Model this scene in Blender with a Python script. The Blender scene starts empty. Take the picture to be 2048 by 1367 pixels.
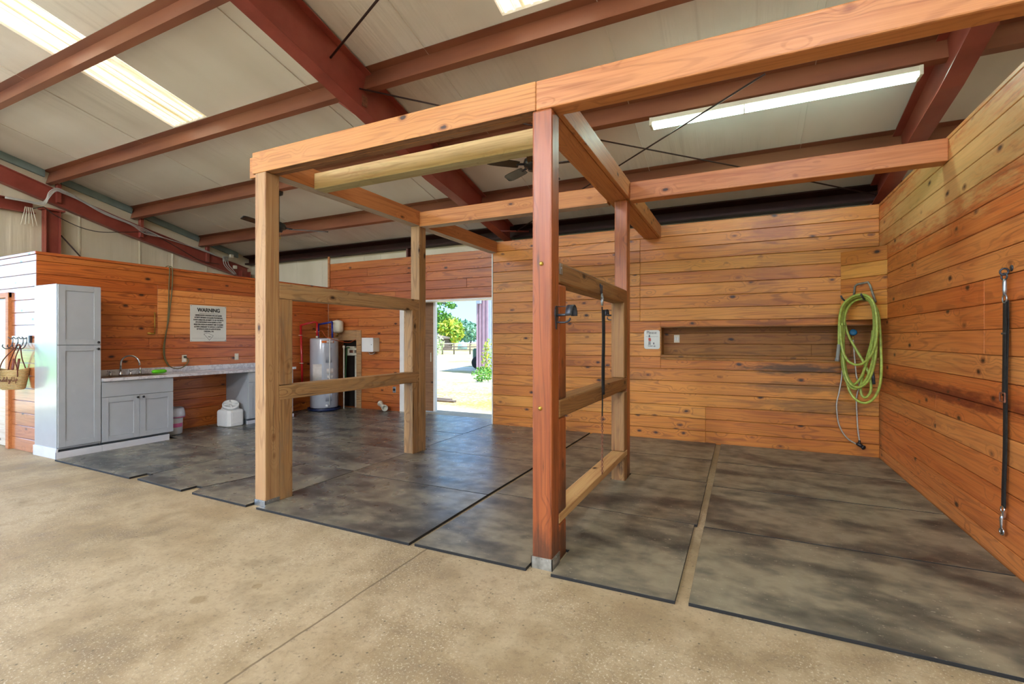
import bpy, bmesh, math, random
from mathutils import Vector, Matrix
random.seed(7)
S = bpy.context.scene
COL = S.collection
PI = math.pi
H = 1.47
R = math.radians

# ------------------------------------------------------------------ camera
cd = bpy.data.cameras.new('camera'); cam = bpy.data.objects.new('camera', cd); COL.objects.link(cam)
cam.location = (0, 0, H); cam.rotation_euler = (R(90), 0, R(25))
FPX = 937.5
cd.sensor_width = 36; cd.lens = FPX / 2048 * 36
cd.shift_x = -22 / 2048; cd.shift_y = -5.5 / 2048
cd.clip_start = .05; cd.clip_end = 600
S.camera = cam
FW = Vector((-math.sin(R(25)), math.cos(R(25)), 0)); RT = Vector((math.cos(R(25)), math.sin(R(25)), 0))
def _ray(u, v): return FW * FPX + RT * (u - 1046) + Vector((0, 0, 678 - v))
def onX(u, v, x): r = _ray(u, v); return Vector((0, 0, H)) + r * (x / r.x)
def onY(u, v, y): r = _ray(u, v); return Vector((0, 0, H)) + r * (y / r.y)
def onF(u, v, z=0): r = _ray(u, v); return Vector((0, 0, H)) + r * ((z - H) / r.z)
def onR(u, v, z0): r = _ray(u, v); t = (z0 - H) / (r.z + .25 * r.y); return Vector((0, 0, H)) + r * t
def atD(u, v, d): r = _ray(u, v); return Vector((0, 0, H)) + r * (d / FPX)

# ------------------------------------------------------------------ materials
def hexc(s):
    s = s.lstrip('#'); f = lambda c: c / 12.92 if c <= .04045 else ((c + .055) / 1.055) ** 2.4
    return tuple(f(int(s[i:i + 2], 16) / 255) for i in (0, 2, 4)) + (1,)
class NT:
    def __init__(s, name):
        s.m = bpy.data.materials.new(name); s.m.use_nodes = True; s.t = s.m.node_tree; s.t.nodes.clear()
        s.out = s.n('ShaderNodeOutputMaterial'); s.b = s.n('ShaderNodeBsdfPrincipled'); s.l(s.b.outputs[0], s.out.inputs[0])
    def n(s, t, **k):
        x = s.t.nodes.new(t)
        for a, v in k.items(): setattr(x, a, v)
        return x
    def l(s, a, b): s.t.links.new(a, b)
    def set(s, sock, v):
        if hasattr(v, 'is_output') or isinstance(v, bpy.types.NodeSocket): s.l(v, sock)
        else: sock.default_value = v
    def math(s, op, a, b=0., c=None, clamp=False):
        x = s.n('ShaderNodeMath', operation=op, use_clamp=clamp); s.set(x.inputs[0], a); s.set(x.inputs[1], b)
        if c is not None: s.set(x.inputs[2], c)
        return x.outputs[0]
    def vmul(s, a, v):
        x = s.n('ShaderNodeVectorMath', operation='MULTIPLY'); s.set(x.inputs[0], a); s.set(x.inputs[1], v); return x.outputs[0]
    def vadd(s, a, v):
        x = s.n('ShaderNodeVectorMath', operation='ADD'); s.set(x.inputs[0], a); s.set(x.inputs[1], v); return x.outputs[0]
    def noise(s, v, scale=1., detail=2., rough=.5):
        x = s.n('ShaderNodeTexNoise'); s.l(v, x.inputs['Vector']); x.inputs['Scale'].default_value = scale
        x.inputs['Detail'].default_value = detail; x.inputs['Roughness'].default_value = rough; return x.outputs[0]
    def rng(s, v, a, b, c=0., d=1., smooth=False):
        x = s.n('ShaderNodeMapRange'); x.interpolation_type = 'SMOOTHSTEP' if smooth else 'LINEAR'
        s.set(x.inputs[0], v)
        for i, q in enumerate((a, b, c, d)): x.inputs[i + 1].default_value = q
        return x.outputs[0]
    def mix(s, f, a, b, mode='MIX'):
        x = s.n('ShaderNodeMix', data_type='RGBA', blend_type=mode); s.set(x.inputs[0], f); s.set(x.inputs[6], a); s.set(x.inputs[7], b); return x.outputs[2]
    def ramp(s, f, stops):
        x = s.n('ShaderNodeValToRGB'); s.set(x.inputs[0], f); e = x.color_ramp.elements
        while len(e) < len(stops): e.new(.5)
        for i, (p, c) in enumerate(stops): e[i].position = p; e[i].color = c
        return x.outputs[0]
    def comb(s, x, y, z):
        c = s.n('ShaderNodeCombineXYZ')
        for i, v in enumerate((x, y, z)): s.set(c.inputs[i], v)
        return c.outputs[0]
    def sep(s, v): c = s.n('ShaderNodeSeparateXYZ'); s.l(v, c.inputs[0]); return c.outputs
    def obj(s): return s.n('ShaderNodeTexCoord').outputs['Object']
    def bump(s, h, strength=.2, dist=.01):
        x = s.n('ShaderNodeBump'); s.set(x.inputs['Height'], h); x.inputs['Strength'].default_value = strength
        x.inputs['Distance'].default_value = dist; s.l(x.outputs[0], s.b.inputs['Normal'])
    def p(s, **k):
        for a, v in k.items(): s.set(s.b.inputs[a.replace('_', ' ')], v)

def flat(name, col, rough=.5, metal=0., coat=0., var=.06, scale=6., bump=0., spec=.5):
    t = NT(name); o = t.obj(); n = t.noise(o, scale, 3.)
    c = hexc(col); d = tuple(x * (1 - var * 2.2) for x in c[:3]) + (1,); e = tuple(min(1, x * (1 + var)) for x in c[:3]) + (1,)
    t.p(Base_Color=t.mix(t.rng(n, .3, .7), d, e), Roughness=rough, Metallic=metal, Coat_Weight=coat)
    t.b.inputs['Specular IOR Level'].default_value = spec
    t.b.inputs['Coat Roughness'].default_value = .12
    if bump: t.bump(t.noise(o, scale * 8, 3.), bump, .004)
    return t.m
def emit(name, col, strength, base=None):
    t = NT(name); t.p(Base_Color=hexc(base or col), Emission_Color=hexc(col), Emission_Strength=strength); return t.m

def wood(name, cs, dark='5a2a10', knotc='2b1408', rough=.45, coat=.0, crough=.15, ring=.55, knots=1., freq=85., stains=(), grime=None, ioc=1.5, streak=.3, tint=.35, cracks=0.):
    """grain runs along local X; boards carry a 'bid' number so that each has a figure of its own"""
    t = NT(name); o = t.obj()
    at = t.n('ShaderNodeAttribute', attribute_type='GEOMETRY', attribute_name='bid'); bid = at.outputs['Fac']
    rnd = t.math('MULTIPLY', t.n('ShaderNodeObjectInfo').outputs['Random'], 31.)
    b2 = t.math('ADD', bid, rnd)
    p = t.vadd(o, t.comb(t.math('MULTIPLY', b2, 3.7), t.math('MULTIPLY', b2, 1.31), t.math('MULTIPLY', b2, 2.17)))
    vo = t.n('ShaderNodeTexVoronoi', feature='F1'); t.l(t.vmul(p, (3.2, 6., 6.)), vo.inputs['Vector']); vo.inputs['Scale'].default_value = 1.
    vo.inputs['Randomness'].default_value = .9
    dk = vo.outputs['Distance']
    kn = t.noise(t.vmul(p, (14, 22, 22)), 1., 2.)
    dk2 = t.math('ADD', dk, t.math('MULTIPLY_ADD', kn, .12, -.06))
    near = t.rng(dk, .0, .42, 1., 0., True)
    F = t.noise(t.vmul(p, (.42, 5.5, 5.5)), 1., 1.2, .45)
    F2 = t.math('ADD', F, t.math('MULTIPLY', near, .16))
    s = t.math('SINE', t.math('MULTIPLY', F2, freq))
    fine = t.noise(t.vmul(p, (2.2, 110, 110)), 1., 2., .6)
    lat = t.math('MULTIPLY', t.rng(s, .25, 1., 0., 1., True), t.rng(fine, .2, .75, .35, 1.))
    patch = t.noise(t.vmul(p, (.9, 3, 3)), 1.3, 2.)
    lat = t.math('MULTIPLY', lat, t.rng(patch, .3, .62, .25, 1.))
    wn = t.n('ShaderNodeTexWhiteNoise', noise_dimensions='1D'); t.l(b2, wn.inputs['W'])
    tone = t.math('ADD', t.math('MULTIPLY', wn.outputs['Value'], .62), t.math('MULTIPLY', t.noise(t.vmul(p, (.8, 5, 5)), 1., 2.), tint))
    st = [(i / (len(cs) - 1) * .9 + .06, hexc(c)) for i, c in enumerate(cs)]
    base = t.ramp(tone, st)
    base = t.mix(t.math('MULTIPLY', t.rng(fine, .35, .8), streak), base, t.mix(1., base, hexc('b98a66'), 'MULTIPLY'))
    med = t.noise(t.vmul(p, (1.1, 30, 30)), 1., 3., .6)
    base = t.mix(t.rng(med, .5, .72, 0., .5), base, t.mix(1., base, hexc('c08a60'), 'MULTIPLY'))
    base = t.mix(t.rng(med, .48, .3, 0., .35), base, hexc(cs[len(cs) // 2]))
    base = t.mix(t.math('MULTIPLY', lat, ring), base, hexc(dark))
    for (sx, sz, rx, rz, c, am) in stains:
        sp = t.sep(o)
        ex = t.math('POWER', t.math('DIVIDE', t.math('SUBTRACT', sp[0], sx), rx), 2.); ez = t.math('POWER', t.math('DIVIDE', t.math('SUBTRACT', sp[2], sz), rz), 2.)
        d = t.math('ADD', t.math('SQRT', t.math('ADD', ex, ez)), t.math('MULTIPLY_ADD', t.noise(t.vmul(p, (5, 14, 22)), 1., 4., .65), 1.6, -.8))
        base = t.mix(t.math('MULTIPLY', t.rng(d, .25, 1., 1., 0., True), am), base, hexc(c))
    if grime:
        g = t.noise(t.vmul(p, (3, 16, 16)), 1., 5., .7)
        base = t.mix(t.rng(g, grime[1], grime[1] + .18, 0., grime[2]), base, hexc(grime[0]))
    if cracks:
        ck = t.math('ABSOLUTE', t.math('SUBTRACT', t.noise(t.vmul(p, (.3, 13, 13)), 1., 2., .45), .5))
        base = t.mix(t.math('MULTIPLY', t.rng(ck, .0, .011, 1., 0.), t.math('MULTIPLY', cracks, t.rng(t.noise(t.vmul(p, (1.2, 5, 5)), 1., 2.), .4, .6))), base, hexc(knotc))
    ringk = t.rng(dk2, .10, .19, 1., 0., True)
    if knots:
        sel = t.math('GREATER_THAN', t.sep(vo.outputs['Color'])[0], 1. - .85 * knots)
        base = t.mix(t.math('MULTIPLY', t.math('MULTIPLY', ringk, sel), .6), base, hexc(dark))
        base = t.mix(t.math('MULTIPLY', t.math('MULTIPLY', t.rng(dk2, .06, .115, 1., 0., True), sel), .95), base, hexc(knotc))
    t.p(Base_Color=base, Roughness=t.rng(fine, .2, .8, rough - .06, rough + .1), Coat_Weight=coat, Coat_Roughness=crough)
    t.b.inputs['Coat IOR'].default_value = ioc
    t.bump(t.math('ADD', t.math('MULTIPLY', lat, -.4), t.math('MULTIPLY', fine, .5)), .25, .003)
    return t.m

ORNG = ['8f4413', 'b8621c', 'cc7a2a', 'd89238', 'b5561a']
M = {}
M['wall_r'] = wood('stained_boards_right', ['c46428', 'd07432', 'd68442', 'da924e', 'cc6c2c'], '6c2c0c', ring=.55, knots=1.1, grime=('5a3a14', .62, .4), rough=.5, coat=.12, crough=.3,
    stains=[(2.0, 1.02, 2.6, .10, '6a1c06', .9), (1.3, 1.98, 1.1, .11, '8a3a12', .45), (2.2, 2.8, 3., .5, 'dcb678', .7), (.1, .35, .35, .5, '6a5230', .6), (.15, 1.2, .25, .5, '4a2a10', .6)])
M['wall_b'] = wood('stained_boards_back', ['bc6a1c', 'c87c26', 'd28a32', 'd6943c', 'c07222'], '5e280a', ring=.6, knots=1.15, grime=('4a2c0c', .61, .5), rough=.48, coat=.15, crough=.3,
    stains=[(4.25, 2.95, .5, .3, '86380c', .6), (4.2, 2.3, .45, .25, '8a4414', .45), (4.5, 1.08, .9, .1, '2e2410', .85), (4.6, .84, .9, .1, '3a2e12', .6), (4.8, .6, .9, .16, '40320f', .55), (4.9, 1.75, .7, .06, '6a2c0c', .5), (4.0, 1.95, .8, .08, '7a3a14', .4), (2.4, .9, .5, .1, '55330f', .4)])
M['wall_bl'] = wood('stained_boards_back_left', ['a8561f', 'b46226', 'be7230', 'b4622a'], '5a240a', ring=.7, rough=.45, coat=.2, crough=.25)
M['wall_l'] = wood('stained_boards_left', ['b2561f', 'be6226', 'c46c2c', 'c67432', 'b65a24'], '6c2a10', rough=.36, coat=.4, crough=.25, ring=.75, grime=('5a2a12', .6, .5))
M['patch'] = wood('new_pine_boards', ['e08a44', 'e8984e', 'eea45a'], 'a85624', rough=.4, coat=.3, crough=.25, knots=.4)
M['wall_e'] = wood('glossy_stained_boards', ['b06a3a', 'b8703e', 'c07c48'], '8a4a24', rough=.34, coat=1., crough=.16, ioc=1.9)
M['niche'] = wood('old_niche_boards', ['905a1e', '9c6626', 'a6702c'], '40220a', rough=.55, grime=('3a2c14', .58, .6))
M['pine'] = wood('bare_pine', ['aa865a', 'b69064', 'bd986e'], '6e4018', rough=.55, ring=.5, knots=.8, freq=120, cracks=.85)
M['pine_grey'] = wood('weathered_pine', ['a27c50', 'ae885a', 'b49468'], '5e3c1e', rough=.6, ring=.65, knots=.9, grime=('7c6c58', .5, .6), cracks=.85)
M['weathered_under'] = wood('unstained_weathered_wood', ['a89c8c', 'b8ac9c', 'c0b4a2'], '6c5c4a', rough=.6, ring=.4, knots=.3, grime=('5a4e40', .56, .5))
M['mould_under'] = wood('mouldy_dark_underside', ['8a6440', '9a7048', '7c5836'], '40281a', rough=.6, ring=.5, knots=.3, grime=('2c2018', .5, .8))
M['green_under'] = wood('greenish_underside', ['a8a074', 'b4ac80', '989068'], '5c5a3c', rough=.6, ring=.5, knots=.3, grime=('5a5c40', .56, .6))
M['pine_green'] = wood('treated_pine', ['c4aa6e', 'ceb47a', 'bca870'], '80682e', rough=.55, ring=.4, knots=.6, grime=('7a7c44', .55, .5))
M['beam_orange'] = wood('stained_beam', ['b87440', 'c2804a', 'c88a56'], '7a3a14', rough=.5, ring=.5, knots=.8, coat=.1, crough=.3)
M['beam_pale'] = wood('light_stained_beam', ['b87838', 'c28444', 'c88e50'], '7c4014', rough=.5, ring=.5, knots=.7)
M['post_red'] = wood('worn_red_post', ['9a5024', 'a65c2a', 'ac6a38'], '4a1c0a', rough=.42, ring=.5, knots=.9, coat=.18, crough=.3, stains=[(.0, .07, .35, .6, '42281a', .75), (1.2, .1, .9, .05, '6a2c14', .5)], grime=('7c4c2c', .56, .6), cracks=.85)
M['rail_worn'] = wood('worn_rail', ['8e6638', '9a7242', '86603a'], '50301a', rough=.6, ring=.5, knots=.6, grime=('5a4830', .55, .5), cracks=.85)
M['rail_low'] = wood('pale_low_board', ['b8925a', 'c6a06a', 'be9860'], '8a6230', rough=.6, ring=.4, knots=.4)
M['door_brown'] = wood('brown_door_panel', ['7a5436', '86603e', '8c6644'], '5c3c22', rough=.6, knots=.3)
M['white_door'] = wood('cream_white_wood', ['cfc6b2', 'd8d2c2', 'ddd8cc'], 'b8a888', rough=.35, coat=.6, crough=.15, knots=.3, ring=.3)  # the door's pale colour stands in for daylight reflected off it

def concrete():
    t = NT('concrete'); o = t.obj()
    a = t.noise(o, .9, 4., .6); b = t.noise(o, 5., 5., .65); c = t.noise(o, 34., 4., .75); e = t.noise(t.vmul(o, (1., 1., 1.)), 80., 4., .8)
    col = t.ramp(t.math('ADD', t.math('MULTIPLY', a, .6), t.math('MULTIPLY', b, .4)), [(.33, hexc('776750')), (.45, hexc('917f60')), (.55, hexc('a89778')), (.68, hexc('877659'))])
    yel = t.noise(t.vadd(o, (7, 3, 0)), .55, 3.)
    col = t.mix(t.rng(yel, .5, .72, 0., .45), col, hexc('98805c'))
    col = t.mix(t.rng(c, .52, .7, 0., .55), col, hexc('655945'))
    sp = t.math('MULTIPLY', t.rng(e, .565, .66, 0., .85), t.rng(t.noise(t.vadd(o, (2, 9, 1)), 1.7, 3.), .42, .62, .1, 1.))
    col = t.mix(sp, col, hexc('e4dcc8'))
    vo = t.n('ShaderNodeTexVoronoi'); t.l(o, vo.inputs['Vector']); vo.inputs['Scale'].default_value = 26.
    col = t.mix(t.math('MULTIPLY', t.rng(vo.outputs['Distance'], .08, .2, 1., 0.), t.math('GREATER_THAN', t.sep(vo.outputs['Color'])[1], .7)), col, hexc('5e543f'))
    for (cx, cy, r) in ((-2.78, 1.62, .05), (-2.62, 1.86, .03)):
        d = t.n('ShaderNodeVectorMath', operation='DISTANCE'); t.l(o, d.inputs[0]); d.inputs[1].default_value = (cx, cy, 0)
        dd = t.math('ADD', d.outputs['Value'], t.math('MULTIPLY_ADD', b, .06, -.03))
        col = t.mix(t.rng(dd, r * .7, r, .6, 0.), col, hexc('7c6844'))
    xyz = t.sep(o)
    wob = t.math('MULTIPLY_ADD', t.noise(o, 3., 3.), .03, -.015)
    ln = None
    for k, off, w in ((0, -2.0, .004), (0, -6.5, .003)):
        dx = t.math('ABSOLUTE', t.math('ADD', t.math('SUBTRACT', xyz[0], off), wob))
        q = t.rng(dx, w, w * 2.2, 1., 0.); ln = q if ln is None else t.math('MAXIMUM', ln, q)
    col = t.mix(t.math('MULTIPLY', ln, .75), col, hexc('5c4c34'))
    t.p(Base_Color=col, Roughness=t.rng(b, .3, .7, .5, .75))
    t.bump(t.math('SUBTRACT', t.math('ADD', c, t.math('MULTIPLY', e, .4)), ln), .3, .004)
    return t.m
M['concrete'] = concrete()
def rubber():
    t = NT('rubber_mat'); o = t.obj(); rn = t.n('ShaderNodeObjectInfo').outputs['Random']
    p = t.vadd(o, t.comb(t.math('MULTIPLY', rn, 40.), t.math('MULTIPLY', rn, 23.), 0.))
    a = t.noise(t.vmul(p, (1., 1.7, 1.)), 1.5, 4., .62); b = t.noise(p, 7., 3., .5); c = t.noise(p, 50., 3., .75)
    g = t.n('ShaderNodeNewGeometry').outputs['Position']; gx = t.sep(g)[0]
    dry = t.rng(gx, -3.2, -.6, 0., 1., True)
    d1 = t.ramp(a, [(.34, hexc('323432')), (.46, hexc('53534e')), (.57, hexc('7c7868')), (.75, hexc('4d4d48'))])
    d2 = t.ramp(a, [(.35, hexc('36352e')), (.45, hexc('5e5a4c')), (.56, hexc('867e68')), (.75, hexc('756f5d'))])
    col = t.mix(dry, d1, d2)
    col = t.mix(t.rng(b, .45, .75, 0., .45), col, hexc('2c2a26'))
    ck = t.noise(t.vmul(p, (1., 2., 1.)), 26., 3., .65)
    col = t.mix(t.math('MULTIPLY', t.rng(ck, .655, .70, 0., .85), t.rng(t.noise(p, 1.3, 2.), .42, .55)), col, hexc('b4ac98'))
    col = t.mix(t.rng(c, .62, .7, 0., .45), col, hexc('a39a84'))
    rust = t.noise(t.vmul(t.vadd(g, (3.1, 0, 0)), (1, 2.2, 1)), 2.1, 3.)
    col = t.mix(t.rng(rust, .7, .8, 0., .6), col, hexc('7a4a1c'))
    t.p(Base_Color=col, Roughness=t.math('ADD', t.rng(b, .3, .7, .24, .38), t.math('MULTIPLY', dry, .16)))
    t.b.inputs['Specular IOR Level'].default_value = .8
    t.bump(t.math('ADD', t.math('MULTIPLY', c, .6), t.math('ADD', b, t.math('MULTIPLY', a, 2.))), .16, .006)
    return t.m
M['rubber'] = rubber()
M['rubber_edge'] = flat('black_rubber_edge', '1c1b1a', .7, var=.1)
def liner():
    t = NT('ceiling_liner'); o = t.obj()
    a = t.noise(t.vmul(o, (1.1, .3, 1)), 1.2, 3.); w = t.noise(t.vmul(o, (16, .55, 1)), 1., 3., .6); m = t.noise(t.vmul(o, (.5, .5, .5)), 1., 2.)
    col = t.ramp(a, [(.3, hexc('d8d2c8')), (.5, hexc('e2ddd4')), (.7, hexc('e6e2da'))])
    amt = t.rng(m, .48, .62)
    col = t.mix(t.math('MULTIPLY', t.rng(w, .54, .72), t.math('MULTIPLY', amt, .22)), col, hexc('9c9184'))
    weave = t.math('ADD', t.math('SINE', t.math('MULTIPLY', t.sep(o)[0], 900.)), t.math('SINE', t.math('MULTIPLY', t.sep(o)[1], 900.)))
    t.p(Base_Color=col, Roughness=.5); t.b.inputs['Specular IOR Level'].default_value = .35
    t.bump(t.math('ADD', t.math('MULTIPLY', t.math('MULTIPLY', w, amt), 1.2), t.math('MULTIPLY', a, 1.5)), .5, .03)
    return t.m
M['liner'] = liner()
def insul():
    t = NT('wall_insulation_facing'); o = t.obj()
    a = t.noise(t.vmul(o, (1, 1, .3)), 1.2, 3.); w = t.noise(t.vmul(o, (9, 9, .4)), 1., 4.)
    col = t.ramp(a, [(.3, hexc('cac0a2')), (.5, hexc('d8cfb2')), (.7, hexc('dcd4bc'))])
    t.p(Base_Color=col, Roughness=.45); t.bump(w, .35, .03); return t.m
M['insul'] = insul()
def redsteel():
    t = NT('red_oxide_steel'); o = t.obj(); a = t.noise(o, 2.3, 4., .6); c = t.noise(o, 60., 3., .7)
    col = t.ramp(a, [(.3, hexc('7c3426')), (.5, hexc('8e4032')), (.7, hexc('964c3a'))])
    col = t.mix(t.rng(c, .62, .75, 0., .35), col, hexc('4a1f14'))
    t.p(Base_Color=col, Roughness=.42); t.b.inputs['Specular IOR Level'].default_value = .6; return t.m
M['steel'] = redsteel()
def purl():
    t = NT('purlin_steel'); o = t.obj(); a = t.noise(t.vmul(o, (.5, 3, 3)), 1.5, 3.); c = t.noise(o, 45., 3., .7)
    col = t.ramp(a, [(.3, hexc('6c3c2a')), (.5, hexc('7e4a32')), (.72, hexc('88563a'))])
    col = t.mix(t.rng(c, .62, .78, 0., .3), col, hexc('5a2a18'))
    t.p(Base_Color=col, Roughness=.4); t.b.inputs['Specular IOR Level'].default_value = .6; return t.m
M['purlin'] = purl()
def skyl():
    t = NT('skylight_fibreglass'); o = t.obj()
    rib = t.noise(t.vmul(o, (26, .35, 1)), 1., 3., .65); dirt = t.noise(o, 22., 4., .75); a = t.noise(t.vmul(o, (4, .8, 1)), 1., 3.)
    col = t.mix(t.rng(rib, .36, .5), hexc('8c8052'), hexc('fff6e4'))
    col = t.mix(t.math('MULTIPLY', t.rng(dirt, .56, .7), t.rng(a, .4, .65)), col, hexc('5c5630'))
    t.p(Base_Color=hexc('e8dcc0'), Roughness=.4, Emission_Color=col, Emission_Strength=SKYL); return t.m
SKYL = .34
M['skylight'] = skyl()
M['fill_panel'] = emit('unseen_fill_panel', 'f0f5ff', 15.)  # added glowing panels out of view, there to brighten the room
M['cab'] = flat('grey_cabinet_paint', 'a8adb1', .38, coat=.25, var=.02, spec=.5)
M['cab_side'] = flat('glossy_cabinet_side', 'a2a9ae', .3, coat=1., var=.02)
M['cab_side'].node_tree.nodes['Principled BSDF'].inputs['Coat IOR'].default_value = 1.9
M['toe'] = flat('white_toe_kick', 'c9ccd2', .4, var=.03)
M['toe_in'] = flat('recess_grey', '7f878c', .5)
M['black'] = flat('black_metal', '15151a', .35, var=.1)
M['dark'] = flat('dark_bronze_plastic', '23231f', .35, var=.1)
M['chrome'] = flat('chrome', 'd8dadc', .12, metal=1., var=.02)
M['stainless'] = flat('stainless_sink', 'b0a294', .22, metal=1., var=.05)
M['galv'] = flat('galvanised_steel', 'b4bcc2', .35, metal=.85, var=.12, scale=20)
M['galv_dirty'] = flat('dirty_galvanised_steel', '9a968a', .6, metal=.4, var=.25, scale=14)
M['iron'] = flat('grey_cast_iron', '4c5058', .42, metal=.6, var=.2, scale=30)
M['brass'] = flat('brass', 'c8a850', .3, metal=.9, var=.08)
M['white'] = flat('white_plastic', 'dfe0dc', .35, var=.02)
M['cream'] = flat('cream_plastic', 'd9d3bc', .4, var=.03)
M['offwhite'] = flat('white_trim', 'e2e0d8', .4, var=.03)
M['sign'] = flat('white_sign_metal', 'd9dbd2', .35, var=.04, scale=3)
M['ink'] = flat('black_ink', '18181a', .5, var=0)
M['inkgrey'] = flat('grey_ink', '55555c', .5, var=0)
M['inkred'] = flat('red_ink', 'b8463a', .5, var=0)
M['inkyel'] = flat('yellow_ink', 'e6d9a0', .5, var=0)
M['green'] = flat('green_sponge', '5fc814', .55, var=.08)
M['red_pex'] = flat('red_pipe', 'b8161c', .3, coat=.3, var=.05)
M['blue_pex'] = flat('blue_pipe', '1c2f86', .3, coat=.3, var=.05)
M['copper'] = flat('copper_pipe', 'c8683c', .3, metal=.8)
M['tank'] = flat('grey_tank_enamel', 'a9adb4', .28, coat=.6, var=.02)
M['label'] = flat('paper_label', 'd8d4cc', .6, var=.05, scale=18)
M['labelor'] = flat('orange_label', 'd06a22', .5, var=.05)
M['navy'] = flat('navy_drain_pan', '12224a', .4)
M['pvc'] = flat('pvc_pipe', 'd2cdb8', .35, var=.08, scale=14)
M['hose'] = flat('lime_hose', 'a6b64e', .4, var=.16, scale=26, coat=.15)
M['hose_end'] = flat('grey_rubber', '8e8d88', .5)
M['braid'] = flat('braided_steel', 'c6c4b8', .35, metal=.5, var=.12, scale=90)
M['bluev'] = flat('blue_valve', '1f6d96', .35)
M['strap'] = flat('black_nylon_strap', '1b1813', .8, var=.4, scale=50, bump=.5)
M['strapf'] = flat('worn_grey_strap', '5c5143', .8, var=.3, scale=50, bump=.5)
M['rust'] = flat('rusty_steel', '8c5a44', .5, metal=.4, var=.2, scale=40)
M['leather'] = flat('brown_leather', '6e2e1c', .45, var=.15, scale=20)
M['cordo'] = flat('olive_cord', '6a6038', .5)
M['cable'] = flat('grey_cable', 'c0c0b8', .4)
M['cableb'] = flat('black_cable', '2a2620', .5)
M['graytrim'] = flat('grey_blue_trim', '7d918e', .45, var=.06)
M['fixt'] = flat('cream_fixture_enamel', 'cfc8b0', .4, var=.05)
M['tube'] = emit('fluorescent_tube', 'd4fff6', 5.)
M['rodm'] = flat('dark_steel_rod', '3a2620', .45, metal=.4)
M['pink'] = flat('pink_drawstring', 'd66a98', .5)
M['liner_bag'] = flat('white_bin_liner', 'd6dce6', .3, var=.05, scale=16)
def straw():
    t = NT('woven_straw'); o = t.obj(); z = t.sep(o)
    w = t.math('SINE', t.math('MULTIPLY', t.math('ADD', z[2], t.math('MULTIPLY', t.noise(o, 6., 2.), .01)), 420.)); n = t.noise(o, 60., 3.)
    col = t.mix(t.rng(w, -1., .3), hexc('8a6c3c'), t.mix(t.rng(n, .3, .7), hexc('c4a468'), hexc('dcc490')))
    t.p(Base_Color=col, Roughness=.6); t.bump(w, .6, .006); return t.m
M['straw'] = straw()
def marble():
    t = NT('marble_laminate'); o = t.obj()
    v = t.noise(t.vmul(o, (1.6, 1., 1.)), 4., 6., .7); d = t.math('ABSOLUTE', t.math('SUBTRACT', v, .5))
    col = t.mix(t.rng(d, 0., .045, .55, 0.), hexc('d3d2d4'), hexc('8d8a92'))
    t.p(Base_Color=col, Roughness=.22, Coat_Weight=.4); return t.m
M['marble'] = marble()
def sand():
    t = NT('sandy_ground'); o = t.obj(); g = t.sep(o)
    a = t.noise(o, .35, 4., .6); b = t.noise(o, 2.2, 5., .7); c = t.noise(o, 14., 4., .7)
    col = t.mix(t.rng(b, .4, .65), hexc('cbc0ac'), hexc('dad2c2'))
    gr = t.math('MULTIPLY', t.rng(t.math('ADD', a, t.math('MULTIPLY', c, .35)), .58, .78), .85)
    col = t.mix(gr, col, hexc('a0904a'))
    near = t.math('MULTIPLY', t.rng(g[1], 8.6, 9.4), t.rng(g[1], 12.5, 15., 1., 0.))
    col = t.mix(t.math('MULTIPLY', near, t.rng(c, .38, .55, .1, .8)), col, hexc('a8883c'))
    far = t.rng(g[1], 30., 52.)
    col = t.mix(t.math('MULTIPLY', far, .7), col, hexc('9c9a52'))
    lawn = t.rng(t.math('ADD', g[0], t.math('MULTIPLY', a, 6.)), -21., -18., 1., 0.)
    lawn = t.math('MULTIPLY', lawn, t.rng(g[1], 4., 7., 1., 0.))
    col = t.mix(lawn, col, hexc('78c040'))
    t.p(Base_Color=col, Roughness=.9); t.b.inputs['Specular IOR Level'].default_value = .2; t.bump(c, .4, .03); return t.m
M['sand'] = sand()
def leafm(name, a, b):
    t = NT(name); i = t.n('ShaderNodeNewGeometry').outputs['Random Per Island']
    t.p(Base_Color=t.mix(i, hexc(a), hexc(b)), Roughness=.55); return t.m
M['leaf'] = leafm('green_leaves', '2f6a1c', '6fae34')
M['leafy'] = leafm('yellow_green_leaves', '5f9a2a', 'c8c43c')
M['leafb'] = leafm('blue_green_leaves', '3a7458', '7fae90')
M['leafp'] = leafm('pale_green_leaves', '9ab878', 'ccd8a8')
M['bark'] = flat('bark', '5a4a3a', .8, var=.2)
M['mauve'] = flat('mauve_metal_siding', 'a58a98', .45, var=.05)
M['greyblue'] = flat('grey_blue_siding', '97a4c0', .45, var=.05)
M['fence'] = flat('weathered_fence_wood', '6e6258', .8, var=.15)
M['fencew'] = flat('pale_fence_rail', 'c2bab0', .8, var=.1)
M['tractor'] = flat('dark_green_paint', '3a5a44', .4)
M['tyre'] = flat('tyre_rubber', '2a2826', .8)
M['shed'] = flat('weathered_shed_roof', '80766e', .7, var=.15)
M['cyan'] = flat('pale_blue_tarpaulin', '9fc4d4', .5)

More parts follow.
